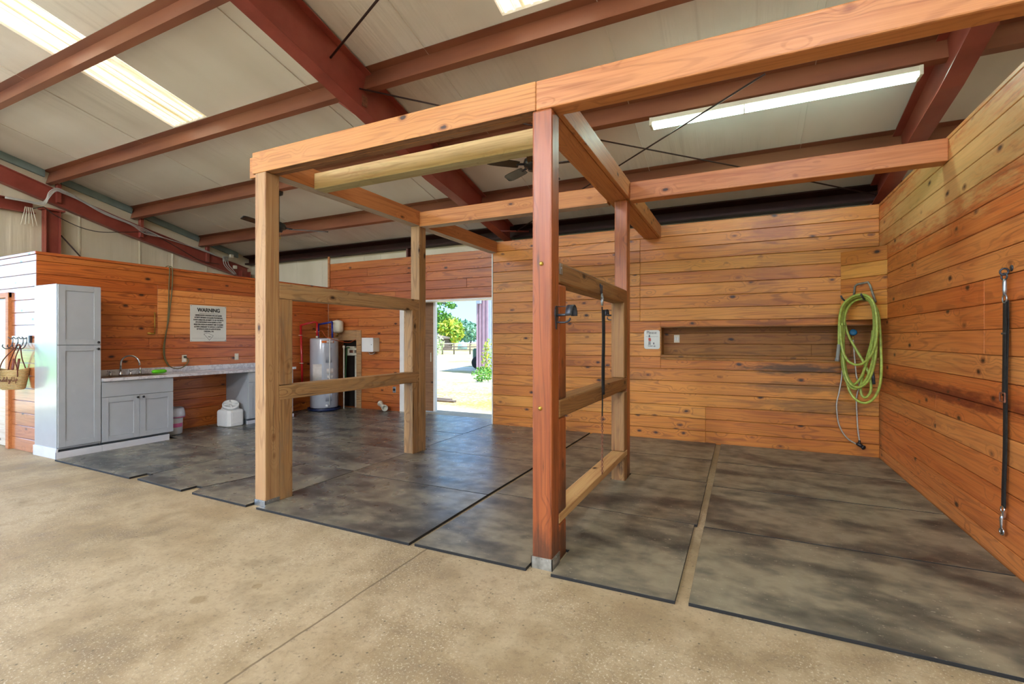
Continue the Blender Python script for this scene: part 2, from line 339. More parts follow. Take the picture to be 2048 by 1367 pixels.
# ------------------------------------------------------------------ geometry helpers
WL = {}
class MB:
    def __init__(s): s.bm = bmesh.new(); s.bid = s.bm.faces.layers.float.new('bid'); s.k = 0; s.mi = 0
    def _tag(s, faces, bid=None):
        for f in faces:
            f[s.bid] = s.k if bid is None else bid; f.material_index = s.mi
    def box(s, x0, x1, y0, y1, z0, z1, bev=0., seg=1, bid=None):
        n0 = len(s.bm.faces)
        x0, x1 = min(x0, x1), max(x0, x1); y0, y1 = min(y0, y1), max(y0, y1); z0, z1 = min(z0, z1), max(z0, z1)
        v = [s.bm.verts.new((x, y, z)) for x in (x0, x1) for y in (y0, y1) for z in (z0, z1)]
        fs = [s.bm.faces.new([v[i] for i in q]) for q in ((0, 1, 3, 2), (4, 6, 7, 5), (0, 4, 5, 1), (2, 3, 7, 6), (0, 2, 6, 4), (1, 5, 7, 3))]
        if bev:
            es = list({e for f in fs for e in f.edges})
            r = bmesh.ops.bevel(s.bm, geom=es, offset=min(bev, .45 * min(x1 - x0, y1 - y0, z1 - z0)), segments=seg, profile=.5, affect='EDGES')
            fs = [f for f in s.bm.faces if f.index < 0 or f.index >= n0]
            s.bm.faces.index_update(); fs = list(s.bm.faces)[n0:]
        s._tag(fs, bid); s.bm.faces.index_update(); return s
    def prism(s, pts, z0, z1, axis='z', bev=0.):
        """polygon pts extruded; axis z: pts are (x,y); axis x: pts are (y,z); axis y: pts are (x,z)"""
        f3 = {'z': lambda p, h: (p[0], p[1], h), 'x': lambda p, h: (h, p[0], p[1]), 'y': lambda p, h: (p[0], h, p[1])}[axis]
        n0 = len(s.bm.faces)
        a = [s.bm.verts.new(f3(p, z0)) for p in pts]; b = [s.bm.verts.new(f3(p, z1)) for p in pts]; n = len(pts)
        fs = [s.bm.faces.new(a[::-1]), s.bm.faces.new(b)] + [s.bm.faces.new((a[i], a[(i + 1) % n], b[(i + 1) % n], b[i])) for i in range(n)]
        if bev:
            es = list(set(fs[0].edges) | set(fs[1].edges))
            bmesh.ops.bevel(s.bm, geom=es, offset=bev, segments=2, profile=.5, affect='EDGES'); s.bm.faces.index_update(); fs = list(s.bm.faces)[n0:]
        s._tag(fs); return s
    def rings(s, rs, close=True, caps=True):
        vs = [[s.bm.verts.new(p) for p in r] for r in rs]; n = len(vs[0]); fs = []
        for a, b in zip(vs, vs[1:]):
            for i in range(n if close else n - 1):
                fs.append(s.bm.faces.new((a[i], a[(i + 1) % n], b[(i + 1) % n], b[i])))
        if caps:
            fs.append(s.bm.faces.new(vs[0][::-1])); fs.append(s.bm.faces.new(vs[-1]))
        for f in fs: f.smooth = True
        s._tag(fs); return s
    def tube(s, pts, r, n=10, caps=True):
        pts = [Vector(p) for p in pts]; rs = r if isinstance(r, (list, tuple)) else [r] * len(pts)
        up = None; out = []
        for i, p in enumerate(pts):
            d = (pts[min(i + 1, len(pts) - 1)] - pts[max(i - 1, 0)]).normalized()
            if up is None:
                up = Vector((0, 0, 1)) if abs(d.z) < .9 else Vector((1, 0, 0))
            a = d.cross(up).normalized(); up = a.cross(d).normalized()
            out.append([p + (a * math.cos(t) + up * math.sin(t)) * rs[i] for t in [2 * PI * k / n for k in range(n)]])
        return s.rings(out, True, caps)
    def strip(s, pts, w, th, wdir):
        """flat webbing along pts; wdir = width direction"""
        pts = [Vector(p) for p in pts]; wd = Vector(wdir).normalized(); out = []
        for i, p in enumerate(pts):
            d = (pts[min(i + 1, len(pts) - 1)] - pts[max(i - 1, 0)]).normalized(); nn = d.cross(wd).normalized()
            out.append([p + wd * w / 2 + nn * th / 2, p - wd * w / 2 + nn * th / 2, p - wd * w / 2 - nn * th / 2, p + wd * w / 2 - nn * th / 2])
        s.rings(out); 
        return s
    def lathe(s, prof, c, axis=(0, 0, 1), n=24, caps=True):
        ax = Vector(axis).normalized(); u = ax.orthogonal().normalized(); w = ax.cross(u); c = Vector(c)
        return s.rings([[c + ax * h + (u * math.cos(2 * PI * k / n) + w * math.sin(2 * PI * k / n)) * max(r, 1e-4) for k in range(n)] for r, h in prof], True, caps)
    def torus(s, c, axis, R_, r, n=20, m=8, a0=0., a1=2 * PI):
        ax = Vector(axis).normalized(); u = ax.orthogonal().normalized(); w = ax.cross(u); c = Vector(c)
        full = abs(a1 - a0 - 2 * PI) < 1e-3; k = n if full else n + 1
        rs = []
        for i in range(k + (1 if full else 0)):
            t = a0 + (a1 - a0) * i / n; d = u * math.cos(t) + w * math.sin(t)
            rs.append([c + d * (R_ + r * math.cos(2 * PI * j / m)) + ax * r * math.sin(2 * PI * j / m) for j in range(m)])
        return s.rings(rs, True, not full)
    def build(s, name, mat, parent=None, origin=None, rotz=0., rot=None, kind=None, mods=None):
        bm = s.bm
        bmesh.ops.recalc_face_normals(bm, faces=bm.faces)
        pw = WL.get(parent.name, Vector((0, 0, 0))) if parent else Vector((0, 0, 0))
        if origin is None:
            if parent: origin = pw
            else:
                vs = [v.co for v in bm.verts]
                origin = Vector(((min(v.x for v in vs) + max(v.x for v in vs)) / 2, (min(v.y for v in vs) + max(v.y for v in vs)) / 2, min(v.z for v in vs)))
        origin = Vector(origin)
        rm = rot if rot is not None else Matrix.Rotation(rotz, 3, 'Z')
        inv = rm.inverted()
        for v in bm.verts: v.co = inv @ (v.co - origin)
        me = bpy.data.meshes.new(name); bm.to_mesh(me); bm.free()
        for m_ in (mat if isinstance(mat, (list, tuple)) else [mat]): me.materials.append(m_)
        o = bpy.data.objects.new(name, me); COL.objects.link(o)
        if parent: o.parent = parent
        o.location = origin - pw; o.rotation_euler = rm.to_euler(); WL[o.name] = origin
        if kind: o['kind'] = kind
        return o
def tag(o, label, cat, group=None, kind=None):
    o['label'] = label; o['category'] = cat
    if group: o['group'] = group
    if kind: o['kind'] = kind
    return o
def thing(name, label, cat, loc, group=None):
    o = bpy.data.objects.new(name, None); COL.objects.link(o); o.location = loc; o.empty_display_size = .1
    WL[o.name] = Vector(loc); return tag(o, label, cat, group)
def copy_tree(root, loc, label, rotz=0.):
    r = root.copy(); COL.objects.link(r); r.location = loc; r.rotation_euler = (0, 0, rotz); r['label'] = label; WL[r.name] = Vector(loc)
    def kids(src, dst):
        for c in list(src.children):
            q = c.copy(); COL.objects.link(q); q.parent = dst; kids(c, q)
    kids(root, r); return r
def smooth_pts(pts, n=8):
    pts = [Vector(p) for p in pts]; out = []
    for i in range(len(pts) - 1):
        p0, p1, p2, p3 = pts[max(i - 1, 0)], pts[i], pts[i + 1], pts[min(i + 2, len(pts) - 1)]
        for k in range(n):
            t = k / n
            out.append(.5 * ((2 * p1) + (p2 - p0) * t + (2 * p0 - 5 * p1 + 4 * p2 - p3) * t * t + (3 * p1 - p0 - 3 * p2 + p3) * t ** 3))
    return out + [pts[-1]]
ROT = {'x': Matrix.Identity(3), 'y': Matrix.Rotation(PI / 2, 3, 'Z'), 'z': Matrix.Rotation(-PI / 2, 3, 'Y')}
def timber(name, label, cat, b, axis, mat, bev=.006, group=None, parent=None, extra=(), under=None):
    """squared timber in box b=(x0,x1,y0,y1,z0,z1), grain along axis"""
    m = MB(); m.box(*b, bev=bev, seg=2, bid=0)
    for k, e in enumerate(extra): m.box(*e, bev=bev, seg=2, bid=3.3 * (k + 1))
    org = ((b[0] + b[1]) / 2, (b[2] + b[3]) / 2, b[4]) if axis == 'z' else ((b[0], (b[2] + b[3]) / 2, b[4]) if axis == 'x' else ((b[0] + b[1]) / 2, b[2], b[4]))
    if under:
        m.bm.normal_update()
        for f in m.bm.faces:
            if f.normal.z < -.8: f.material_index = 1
    o = m.build(name, [mat, under] if under else mat, parent, origin=org, rot=ROT[axis])
    if label: tag(o, label, cat, group)
    return o
def sub_rect(rects, h):
    out = []
    for (a, b, c, d) in rects:
        x0, x1, z0, z1 = h
        if b <= x0 or a >= x1 or d <= z0 or c >= z1: out.append((a, b, c, d)); continue
        if a < x0: out.append((a, x0, c, d))
        if b > x1: out.append((x1, b, c, d))
        a2, b2 = max(a, x0), min(b, x1)
        if c < z0: out.append((a2, b2, c, z0))
        if d > z1: out.append((a2, b2, z1, d))
    return out
def boards(m, x0, x1, z0, z1, pitch, holes=(), th=.022, y=0., seglen=(2.8, 5.), gap=.0045, bev=.004, off=0., k0=0, mi=0, joints=None):
    """courses of horizontal boards in a local frame: X along, front at y, Z up"""
    z = z0 - off; k = k0; m.mi = mi
    while z < z1 - .004:
        za, zb = max(z, z0), min(z + pitch, z1)
        cuts = [x0]; x = x0 + random.uniform(.6, seglen[1])
        while x < x1 - .4: cuts.append(x); x += random.uniform(*seglen)
        if joints is not None: cuts = [x0] + [q[0] for q in joints if q[1] <= (za + zb) / 2 <= q[2]]
        cuts.append(x1)
        for a, b in zip(cuts, cuts[1:]):
            k += 1; rs = [(a + .0006, b - .0006, za + gap / 2, zb - gap / 2)]
            for h in holes: rs = sub_rect(rs, h)
            for r in rs:
                if r[1] - r[0] > .01 and r[3] - r[2] > .008: m.box(r[0], r[1], y, y + th, r[2], r[3], bev=bev, bid=k * .731)
        z += pitch
    return k
def wallobj(name, m, mats, origin, rotz):
    me_rot = Matrix.Rotation(rotz, 3, 'Z'); bm = m.bm
    for v in bm.verts: v.co = me_rot @ v.co + Vector(origin)
    return m.build(name, mats, None, origin=origin, rotz=rotz, kind='structure')
def backing(m, x0, x1, z0, z1, y0, y1, holes=(), mi=0):
    m.mi = mi; rs = [(x0, x1, z0, z1)]
    for h in holes: rs = sub_rect(rs, h)
    for r in rs: m.box(r[0], r[1], y0, y1, r[2], r[3], bid=50.5)

# ------------------------------------------------------------------ setting
m = MB(); m.box(-11.2, 6.6, -10.9, 8.05, -.3, 0); m.build('floor', M['concrete'], origin=(0, 0, 0), kind='structure')
m = MB(); m.box(-160, 120, -160, 190, -.5, -.05)
o = m.build('ground_outside', M['sand'], origin=(0, 0, 0), kind='structure')

XR, YB, XL, YE = 1.5325, 7.06, -8.2, 2.81
YBL = 7.5
# back wall of the wash bay, with the long niche
m = MB(); o0 = -3.86; W_ = XR - o0
NX0, NZ0, NZ1 = -1.074 - o0, 1.17, 1.655
boards(m, 0, W_, 0, 3.13, .174, holes=[(NX0, W_ + .1, NZ0, NZ1)], joints=[(2.49, 1.7, 3.0), (1.2, .5, 1.2), (3.4, 0, .5)])
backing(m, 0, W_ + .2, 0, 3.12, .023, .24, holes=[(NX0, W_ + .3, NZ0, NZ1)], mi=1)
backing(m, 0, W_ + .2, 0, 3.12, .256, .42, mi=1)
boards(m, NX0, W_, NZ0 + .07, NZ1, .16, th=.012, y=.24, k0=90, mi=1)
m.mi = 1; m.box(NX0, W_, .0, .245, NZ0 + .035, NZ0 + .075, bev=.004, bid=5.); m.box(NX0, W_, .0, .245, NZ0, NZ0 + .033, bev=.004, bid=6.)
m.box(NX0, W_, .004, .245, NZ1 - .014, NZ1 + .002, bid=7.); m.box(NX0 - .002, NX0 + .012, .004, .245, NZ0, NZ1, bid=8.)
m.mi = 0
for v in m.bm.verts: pass
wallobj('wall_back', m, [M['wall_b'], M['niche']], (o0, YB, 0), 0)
# slanting corner boards above the niche
cm = MB(); ca, cb = Vector((1.132, 7.055, 0)), Vector((1.528, 6.70, 0)); ln = (cb - ca).length; ang = math.atan2(cb.y - ca.y, cb.x - ca.x)
boards(cm, 0, ln, 1.705, 2.575, .172, th=.02, seglen=(9, 9))
cm.box(0, ln, .02, .03, 1.72, 2.56, bid=2.)
wallobj('trim_3', cm, [M['wall_b']], (ca.x, ca.y, 0), ang)
# left part of the back wall, around the doorway
m = MB(); L_ = -3.86 - XL
door = (-6.2 - XL, L_ + .1, -.1, 2.235); rec = (-7.9 - XL, -7.37 - XL, .02, 1.44)
boards(m, 0, L_, 0, 3.112, .174, holes=[door, rec])
backing(m, 0, L_, 0, 3.10, .023, .15, holes=[door, rec])
m.mi = 1; m.box(.3, .83, .14, .15, 0, 1.44, bid=3.)
wallobj('wall_back_left', m, [M['wall_bl'], M['dark']], (XL, YBL, 0), 0)
# left wall (with the worktop) and its patch of newer boards
m = MB(); LW = YBL - YE
pz = (4.19 - YE, 6.35 - YE, 1.545, 2.255)
boards(m, 0, LW, 0, 2.565, .1655, holes=[pz])
boards(m, pz[0], pz[1], pz[2], pz[3], .1015, k0=200, mi=1, seglen=(1.2, 2.))
backing(m, .03, LW, 0, 2.56, .023, .13); m.mi = 0
m.box(-.01, LW, -.014, .14, 2.565, 2.6, bev=.003, bid=9.)
wallobj('wall_left', m, [M['wall_l'], M['patch']], (XL, YE, 0), PI / 2)
m = MB(); m.box(XL + .012, XL + .062, YBL - .03, YBL - .001, 2.6, 3.27, bev=.003); m.build('trim_5', M['beam_orange'], kind='structure')
m = MB(); m.box(-6.09, -6.05, 7.52, 7.66, 2.3, 3.284); m.box(-6.05, -5.97, 7.6, 7.66, 2.3, 3.284)
tag(m.build('steel_stud', flat('dark_red_stud', '5a2a20', .45)), 'short red steel stud showing above the back wall near the doorway post', 'stud')
# short end wall facing the aisle
m = MB(); EW = XL + 11.0; dh = (-10.0 + 11, -8.93 + 11, -.1, 2.09)
boards(m, 0, EW, 0, 2.565, .1655, holes=[dh]); backing(m, 0, EW - .03, 0, 2.56, .023, .12, holes=[dh])
m.box(0, EW, -.012, .13, 2.565, 2.6, bev=.003, bid=4.)
wallobj('wall_end', m, [M['wall_e']], (-11.0, YE, 0), 0)
# right wall
m = MB(); RW = 4.4
boards(m, 0, RW, 0, 3.14, .174, off=.03, joints=[(2.0, .6, 1.0), (1.5, 2.1, 2.4), (2.9, 1.4, 1.8)]); backing(m, 0, RW, 0, 3.13, .023, .12)
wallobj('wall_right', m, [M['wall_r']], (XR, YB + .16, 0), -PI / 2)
# door into the end room
m = MB(); m.mi = 1; m.box(-10.0, -9.94, 2.79, 2.93, 0, 2.09); m.box(-8.99, -8.905, 2.775, 2.93, 0, 2.1, bev=.004); m.box(-10.0, -8.905, 2.78, 2.93, 2.03, 2.1, bev=.004)
m.mi = 0; m.box(-9.94, -8.995, 2.83, 2.87, .01, 2.03, bev=.003)
d2 = m.build('door_2', [M['white_door'], M['beam_orange']], kind='structure')
m = MB()
for xa in (-9.02, -9.08, -9.14): m.box(xa - .018, xa, 2.824, 2.832, .45, 1.86, bev=.003)
m.box(-9.16, -9.0, 2.822, 2.832, .18, .42, bev=.004); m.box(-9.16, -9.0, 2.822, 2.832, 1.88, 1.99, bev=.004)
m.build('panel_moulding', M['white_door'], d2)
# doorway trim and sliding door
m = MB(); m.box(-3.878, -3.858, YB - .012, YBL + .24, 0, 2.93); m.build('trim_1', M['offwhite'], kind='structure')
m = MB(); m.box(-6.225, -6.12, YBL - .012, YBL + .23, 0, 2.235); m.box(-6.12, -3.88, YBL - .004, YBL + .23, 2.205, 2.235); m.build('trim_2', M['offwhite'], kind='structure')  # jamb and lintel soffit; the daylight on them is put into the white
m = MB(); m.box(-7.9, -5.62, 7.80, 7.84, .02, 2.45); m.mi = 1; m.box(-5.625, -5.575, 7.79, 7.85, .02, 2.45)
d1 = m.build('door_1', [M['door_brown'], M['offwhite']], kind='structure')
m = MB(); m.box(-5.69, -5.675, 7.78, 7.80, 1.02, 1.2, bev=.003); m.build('handle', M['cream'], d1)
# outer shell: insulated gable and eave walls
m = MB(); rs = sub_rect([(-11.1, 6.5, 0, 3.46)], (-6.45, -3.7, -.1, 2.42))
for r in rs: m.box(r[0], r[1], 7.68, 7.75, r[2], r[3])
for xx in (-10.2, -9.4, -8.6, -7.35, -6.9): m.box(xx - .015, xx + .015, 7.672, 7.682, 2.4, 3.3, bev=.004)
m.build('wall_eave', M['insul'], origin=(0, 0, 0), kind='structure')
m = MB(); roofz = lambda y: 5.37 - .25 * abs(y) if y >= -1.5 else 5.745 - .25 * (-1.5 - y)
def rz(y): return 5.37 - .25 * y if y >= -1.5 else 5.745 + .25 * (y + 1.5)
m.prism([(2.5, -.02), (7.75, -.02), (7.75, rz(7.75)), (2.5, rz(2.5))], -11.08, -11.0, 'x')
m.prism([(2.5, 3.7), (2.5, rz(2.5)), (-1.5, rz(-1.5)), (-6.5, rz(-6.5)), (-6.5, 3.7)], -11.08, -11.0, 'x')
for yy in (3.3, 4.35, 5.3, 5.9, 6.6): m.box(-11.0, -10.985, yy - .015, yy + .015, 2.3, rz(yy) - .35, bev=.004)
m.build('wall_gable', M['insul'], origin=(0, 0, 0), kind='structure')
m = MB(); m.prism([(-10.75, 0), (7.75, 0), (7.75, rz(7.75)), (-1.5, rz(-1.5)), (-10.75, rz(-10.75))], 6.5, 6.58, 'x'); m.build('wall_far', M['insul'], origin=(0, 0, 0), kind='structure')
# roof liner with openings for the skylights and added fill-light panels behind the camera
SK = [(-7.15, -6.4, -.9, 3.85), (-1.98, -1.2, -.9, 3.80), (3.2, 3.95, -.9, 3.8), (-9.9, -9.15, -6, -2.4), (-4.6, -3.85, -6, -2.4), (.6, 1.35, -6, -2.4)]
def slopebox(m, x0, x1, y0, y1, t0, t1):
    v = []
    for t in (t0, t1):
        for (x, y) in ((x0, y0), (x1, y0), (x1, y1), (x0, y1)): v.append(m.bm.verts.new((x, y, rz(y) + t)))
    fs = [m.bm.faces.new([v[i] for i in q]) for q in ((3, 2, 1, 0), (4, 5, 6, 7), (0, 1, 5, 4), (1, 2, 6, 5), (2, 3, 7, 6), (3, 0, 4, 7))]
    m._tag(fs)
m = MB(); rs = [(-11.1, 6.58, -1.5, 7.78)]
for s_ in SK[:3]: rs = sub_rect(rs, s_)
for r in rs: slopebox(m, r[0], r[1], r[2], r[3], 0, .1)
rs = [(-11.1, 6.58, -10.75, -1.5)]
for s_ in SK[3:]: rs = sub_rect(rs, s_)
for r in rs: slopebox(m, r[0], r[1], r[2], r[3], 0, .1)
for xs in (-9.85, -8.1, -4.6, -2.93, -1.16, .6, 2.4):
    y0 = -1.4
    for (ya, yb) in ((-1.4, 7.4),):
        blk = [s_ for s_ in SK[:3] if s_[0] - .05 < xs < s_[1] + .05]
        if blk: ya = blk[0][3] + .06
        slopebox(m, xs - .028, xs + .028, ya, yb, -.006, .0); slopebox(m, xs + .03, xs + .036, ya, yb, -.012, .0)
m.build('ceiling', M['liner'], origin=(0, 0, 0), kind='structure')
for k, s_ in enumerate(SK):
    m = MB(); slopebox(m, s_[0] - .02, s_[1] + .02, s_[2], s_[3] + .02, .03, .04)
    n = 9
    for i in range(n): slopebox(m, s_[0] + (i + .3) * (s_[1] - s_[0]) / n, s_[0] + (i + .55) * (s_[1] - s_[0]) / n, s_[2], s_[3], .018, .03)
    o = m.build('window_%d' % (k + 1), M['skylight'] if k < 3 else M['fill_panel'], origin=(0, 0, 0), kind='structure')  # those on the other slope are added, unseen fill panels

# ------------------------------------------------------------------ steel frame
def zpurlin(y, x0, x1, label, drop=.205):
    m = MB(); z = rz(y); th = .006; c, s_ = math.cos(math.atan(.25)), math.sin(math.atan(.25))
    # local roof-normal frame: profile points (a along slope, b downwards)
    def pt(a, b): return (y + a * c - b * s_, z - .012 - a * s_ - b * c)
    prof = [(-.08, 0), (0, 0), (0, drop), (.07, drop), (.07, drop - .022), (.064, drop - .022), (.064, drop - th), (th, drop - th), (th, -th), (-.08, -th)]
    m.prism([pt(*q) for q in prof], x0, x1, 'x')
    o = m.build('steel_purlin', M['purlin'], origin=((x0 + x1) / 2, y, z - drop)); tag(o, label, 'purlin', 'roof purlins'); return o
P1 = zpurlin(2.66, -10.98, 6.48, 'red steel roof purlin crossing the middle of the left skylight')
P2 = zpurlin(3.93, -10.98, 6.48, 'long red steel roof purlin along the lower end of the skylight')
P3 = zpurlin(5.18, -10.98, 6.48, 'red steel roof purlin that carries the fans and the tube light')
P4 = zpurlin(6.46, -10.98, 6.48, 'shadowed red steel roof purlin next above the eave strut')
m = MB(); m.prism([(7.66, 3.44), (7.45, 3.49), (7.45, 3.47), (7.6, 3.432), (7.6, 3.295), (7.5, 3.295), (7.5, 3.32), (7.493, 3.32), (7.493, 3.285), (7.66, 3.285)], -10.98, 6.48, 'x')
tag(m.build('eave_strut', flat('dark_brown_steel', '351a14', .6, var=.1, spec=.25)), 'dark red steel eave strut running above the back wall boards', 'steel beam')  # dark brown steel; the strut being unlit is partly put into this colour
def irafter(x, label, botp, top=lambda y: rz(y) - .03, w=.16, group='roof rafters'):
    m = MB(); ys = [p[0] for p in botp]
    tf = .012
    def ext(xa, xb, lo, hi):
        rings = [[(xa, y, lo(y, b)), (xb, y, lo(y, b)), (xb, y, hi(y, b)), (xa, y, hi(y, b))] for y, b in botp]
        m.rings(rings)
    ext(x - .005, x + .005, lambda y, b: b, lambda y, b: top(y)); ext(x - w / 2, x + w / 2, lambda y, b: b - tf, lambda y, b: b); ext(x - w / 2, x + w / 2, lambda y, b: top(y) - tf, lambda y, b: top(y))
    for f in m.bm.faces: f.smooth = False
    return m
def addcol(m, x, y0, y1, z0, z1, w=.16):
    m.box(x - .005, x + .005, y0, y1, z0, z1); m.box(x - w / 2, x + w / 2, y0, y0 + .012, z0, z1); m.box(x - w / 2, x + w / 2, y1 - .012, y1, z0, z1)
bp = [(-1.5, 5.2), (2., 4.375), (3.93, 3.9), (5.1, 3.6), (6.1, 3.44), (7.44, 3.2)]
for x, lab in ((-3.73, 'red steel rafter crossing the ceiling above the hitching frame'), (1.6, 'red steel rafter above the right board wall')):
    t = thing('steel_rafter', lab, 'rafter', (x, 7.3, 0), 'roof rafters')
    irafter(x, lab, bp).build('beam', M['steel'], t)
    m = MB(); addcol(m, x, 7.49 if x < 0 else 7.49, 7.66, .0, 3.24); m.build('column', M['steel'], t)
    if x < 0:
        m = MB(); m.tube([(x - .07, 4.0, 3.90), (x - .42, 3.95, 4.17)], .016, 6); m.build('flange_brace', M['steel'], t)
    m = MB(); m.tube([(x - .02, 7.0, 3.3), (x + .34, 7.5, 3.36)], .016, 6); m.build('flange_brace', M['steel'], t)
    if x < 0:
        m = MB(); m.box(x + .005, x + .012, 3.86, 3.94, 4.0, 4.12); m.build('clip_plate', M['rust'], t)
# gable rafter with its column
gp = [(.5, 4.86), (3.3, 4.03), (4.9, 3.55), (6.3, 3.2), (7.5, 2.93)]
gt = {q[0]: q[1] + .27 for q in gp}
t = thing('steel_rafter', 'red steel end rafter along the pale gable wall at left', 'rafter', (-10.9, 7.5, 0), 'roof rafters')
m = MB()
def gtop(y):
    for (a, za), (b, zb) in zip(gp, gp[1:]):
        if a <= y <= b: return za + (zb - za) * (y - a) / (b - a) + .26
    return gp[-1][1] + .26
irafter(-10.9, '', gp, gtop, w=.12).build('beam', M['steel'], t)
m = MB(); addcol(m, -10.9, 3.83, 4.03, 0, 3.70, .15); m.box(-10.98, -10.8, 3.78, 4.08, 3.7, 3.73); m.build('column', M['steel'], t)
m = MB(); addcol(m, -10.85, 7.28, 7.5, 0, 3.1); m.build('corner_column', M['steel'], t)
for y in (3.93, 5.18, 6.46):
    m = MB(); m.box(-10.91, -10.83, y + .05, y + .11, gtop(y) - .24, rz(y) - .2, bev=.003); m.build('purlin_clip', M['steel'], t)
m = MB(); m.box(-10.99, -10.87, 1.5, 3.72, 3.6, 3.615); m.box(-10.99, -10.98, 1.5, 3.72, 3.6, 3.8); m.box(-10.99, -10.87, 1.5, 3.72, 3.79, 3.8)
tag(m.build('steel_girt', M['steel']), 'horizontal red steel girt on the gable wall at the left picture edge', 'girt')
# grey trim along the top of the gable
m = MB()
for ya, yb in ((1.5, 3.86), (4.08, 5.14), (5.36, 6.4), (6.6, 7.3)):
    m.prism([(ya, rz(ya) - .005), (yb, rz(yb) - .005), (yb, rz(yb) - .125), (ya, rz(ya) - .125)], -10.985, -10.93, 'x')
m.build('trim_4', M['graytrim'], kind='structure')
# bracing rods
def rod(pts, r, label, name='brace_rod', mat='rodm', group='steel brace rods', nm='rod'):
    m = MB(); m.tube(pts, r, 8); return tag(m.build(name, M[mat]), label, nm, group)
_a, _b = Vector((-3.72, 3.43, 4.28)), onR(755, 0, 5.2); _k = (1.55 + 3.72) / (_b.x + 3.72)
rod([_a, _b, _a.lerp(_b, _k)], .011, 'steel brace rod rising from the middle rafter to the top of the picture')
rod([Vector((-3.72, 3.82, 4.16)), onR(1205, 281, 5.17), onR(1465, 331, 5.17), Vector((1.56, 7.3, 3.3))], .009, 'steel brace rod falling from the middle rafter to the right eave corner')
rod([Vector((-3.6, 7.35, 3.33)), onR(1240, 330, 5.08), onR(1510, 160, 4.98), onR(1530, 148, 4.98)], .009, 'steel brace rod rising from the eave past the tube light')
rod([Vector((-10.86, 4.04, 3.3)), onX(160, 512, -10.86), onX(200, 553, -10.86)], .012, 'black diagonal rod on the gable wall beside the steel column')
# cables on the gable
m = MB()
for k, dy in enumerate((0, .025, .05, .08)):
    pts = [(10, 393 + k), (50, 400 + k), (80, 405 + k * 1.5), (92, 398 + k * 3), (98, 384 + k * 4), (112, 376 + k * 2), (128, 381 + k * 2), (160, 398 + k), (210, 424 + k * 1.5), (262, 446 + k), (290, 458 + k * 3), (330, 476), (380, 492), (408, 499 + k), (440, 514)]
    m.tube(smooth_pts([onX(u, v, -10.82 + .01 * k) for u, v in pts], 4), .0065, 6)
tag(m.build('cable_bundle', M['cable']), 'bundle of pale grey cables draped along the gable rafter', 'cable')
m = MB(); m.tube(smooth_pts([onX(u, v, -10.8) for u, v in ((66, 417), (84, 414), (90, 415), (110, 430), (150, 450), (180, 460), (208, 464), (250, 464), (300, 466), (350, 492), (400, 520), (440, 528))], 5), .007, 6)
tag(m.build('black_cable', M['cableb']), 'thin black cable sagging across the pale gable wall', 'cable')
m = MB()
for dx in (0, 4, 9):
    m.tube(smooth_pts([onX(u, v, -10.78) for u, v in ((446 + dx, 512), (448 + dx, 528), (456 + dx, 538), (468 + dx * .5, 548))], 4), .008, 6)
tag(m.build('cable_drop', M['cable']), 'white cables dropping from junction boxes in the gable corner', 'cable')
for (u, v, s_, lab) in ((451, 518, .11, 'grey junction box on the rafter foot, with cables below it'), (463, 512, .08, 'small pale junction box higher in the gable corner'), (470, 534, .08, 'small pale junction box just above the left wall top')):
    p = onX(u, v, -10.8); m = MB(); m.box(p.x - .03, p.x + .03, p.y - s_ * .5, p.y + s_ * .5, p.z - s_ * .5, p.z + s_ * .5, bev=.008)
    tag(m.build('junction_box', M['galv_dirty'] if s_ > .1 else M['cream']), lab, 'junction box', 'junction boxes in the gable corner')
p = onX(50, 425, -10.9); m = MB()
for k in range(5): m.tube([(p.x + .02, p.y + .02 * k, p.z + .1), (p.x + .04, p.y - .06 + .05 * k, p.z - .22 + .02 * (k % 3))], .008, 5)
tag(m.build('torn_insulation', M['cream']), 'torn strips of insulation facing hanging beside the gable column', 'insulation')
# something black propped on the left wall top
p = Vector((-8.3, 6.3, 2.6)); m = MB(); q = [(6.12, 2.605), (6.20, 2.605), (5.96, 2.86), (5.9, 2.86)]
m.prism(q, -8.36, -8.30, 'x'); m.prism([(5.88, 2.605), (6.16, 2.605), (6.14, 2.625), (5.88, 2.625)], -8.36, -8.30, 'x')
tag(m.build('folded_frame', M['black']), 'black folded frame standing on top of the left board wall', 'frame')

# ------------------------------------------------------------------ hitching frame timbers
xl0, xl1, xr0, xr1 = -3.916, -3.7785, -1.2265, -1.089
y0, y1, y2, y3 = 2.7665, 2.904, 4.9295, 5.067
ZB, ZT = 2.94, 3.13
def post(x0, x1, ya, yb, mat, label, spc, smat, bev=.007):
    o = timber('wooden_post', label, 'post', (x0, x1, ya, yb, 0, ZB), 'z', mat, bev=bev, group='posts of the hitching frame')
    for (za, zb, s0, s1) in spc:
        timber('spacer_block', None, None, (x0, x1, s0, s1, za, zb), 'z', smat, bev=bev, parent=o)
    return o
# children of a rotated mesh: give the post an unrotated Empty instead
def post(x0, x1, ya, yb, mat, label, spc, smat, bev=.007):
    t = thing('wooden_post', label, 'post', ((x0 + x1) / 2, (ya + yb) / 2, 0), 'posts of the hitching frame')
    timber('shaft', None, None, (x0, x1, ya, yb, 0, ZB), 'z', mat, bev=bev, parent=t)
    for (za, zb, s0, s1) in spc:
        timber('spacer_block', None, None, (x0, x1, s0, s1, za, zb), 'z', smat, bev=bev, parent=t)
    return t
pFL = post(xl0, xl1, y0, y1, M['pine'], 'pale wooden post on the aisle edge at the left end of the frame', [(0, .925, y1, y1 + .1375), (1.055, 1.835, y1, y1 + .1375)], M['pine_grey'])
pBL = post(xl0, xl1, y2, y3, M['pine_grey'], 'wooden post standing in front of the open doorway', [(0, .918, y2 - .1375, y2), (1.05, 1.845, y2 - .1375, y2)], M['pine_grey'])
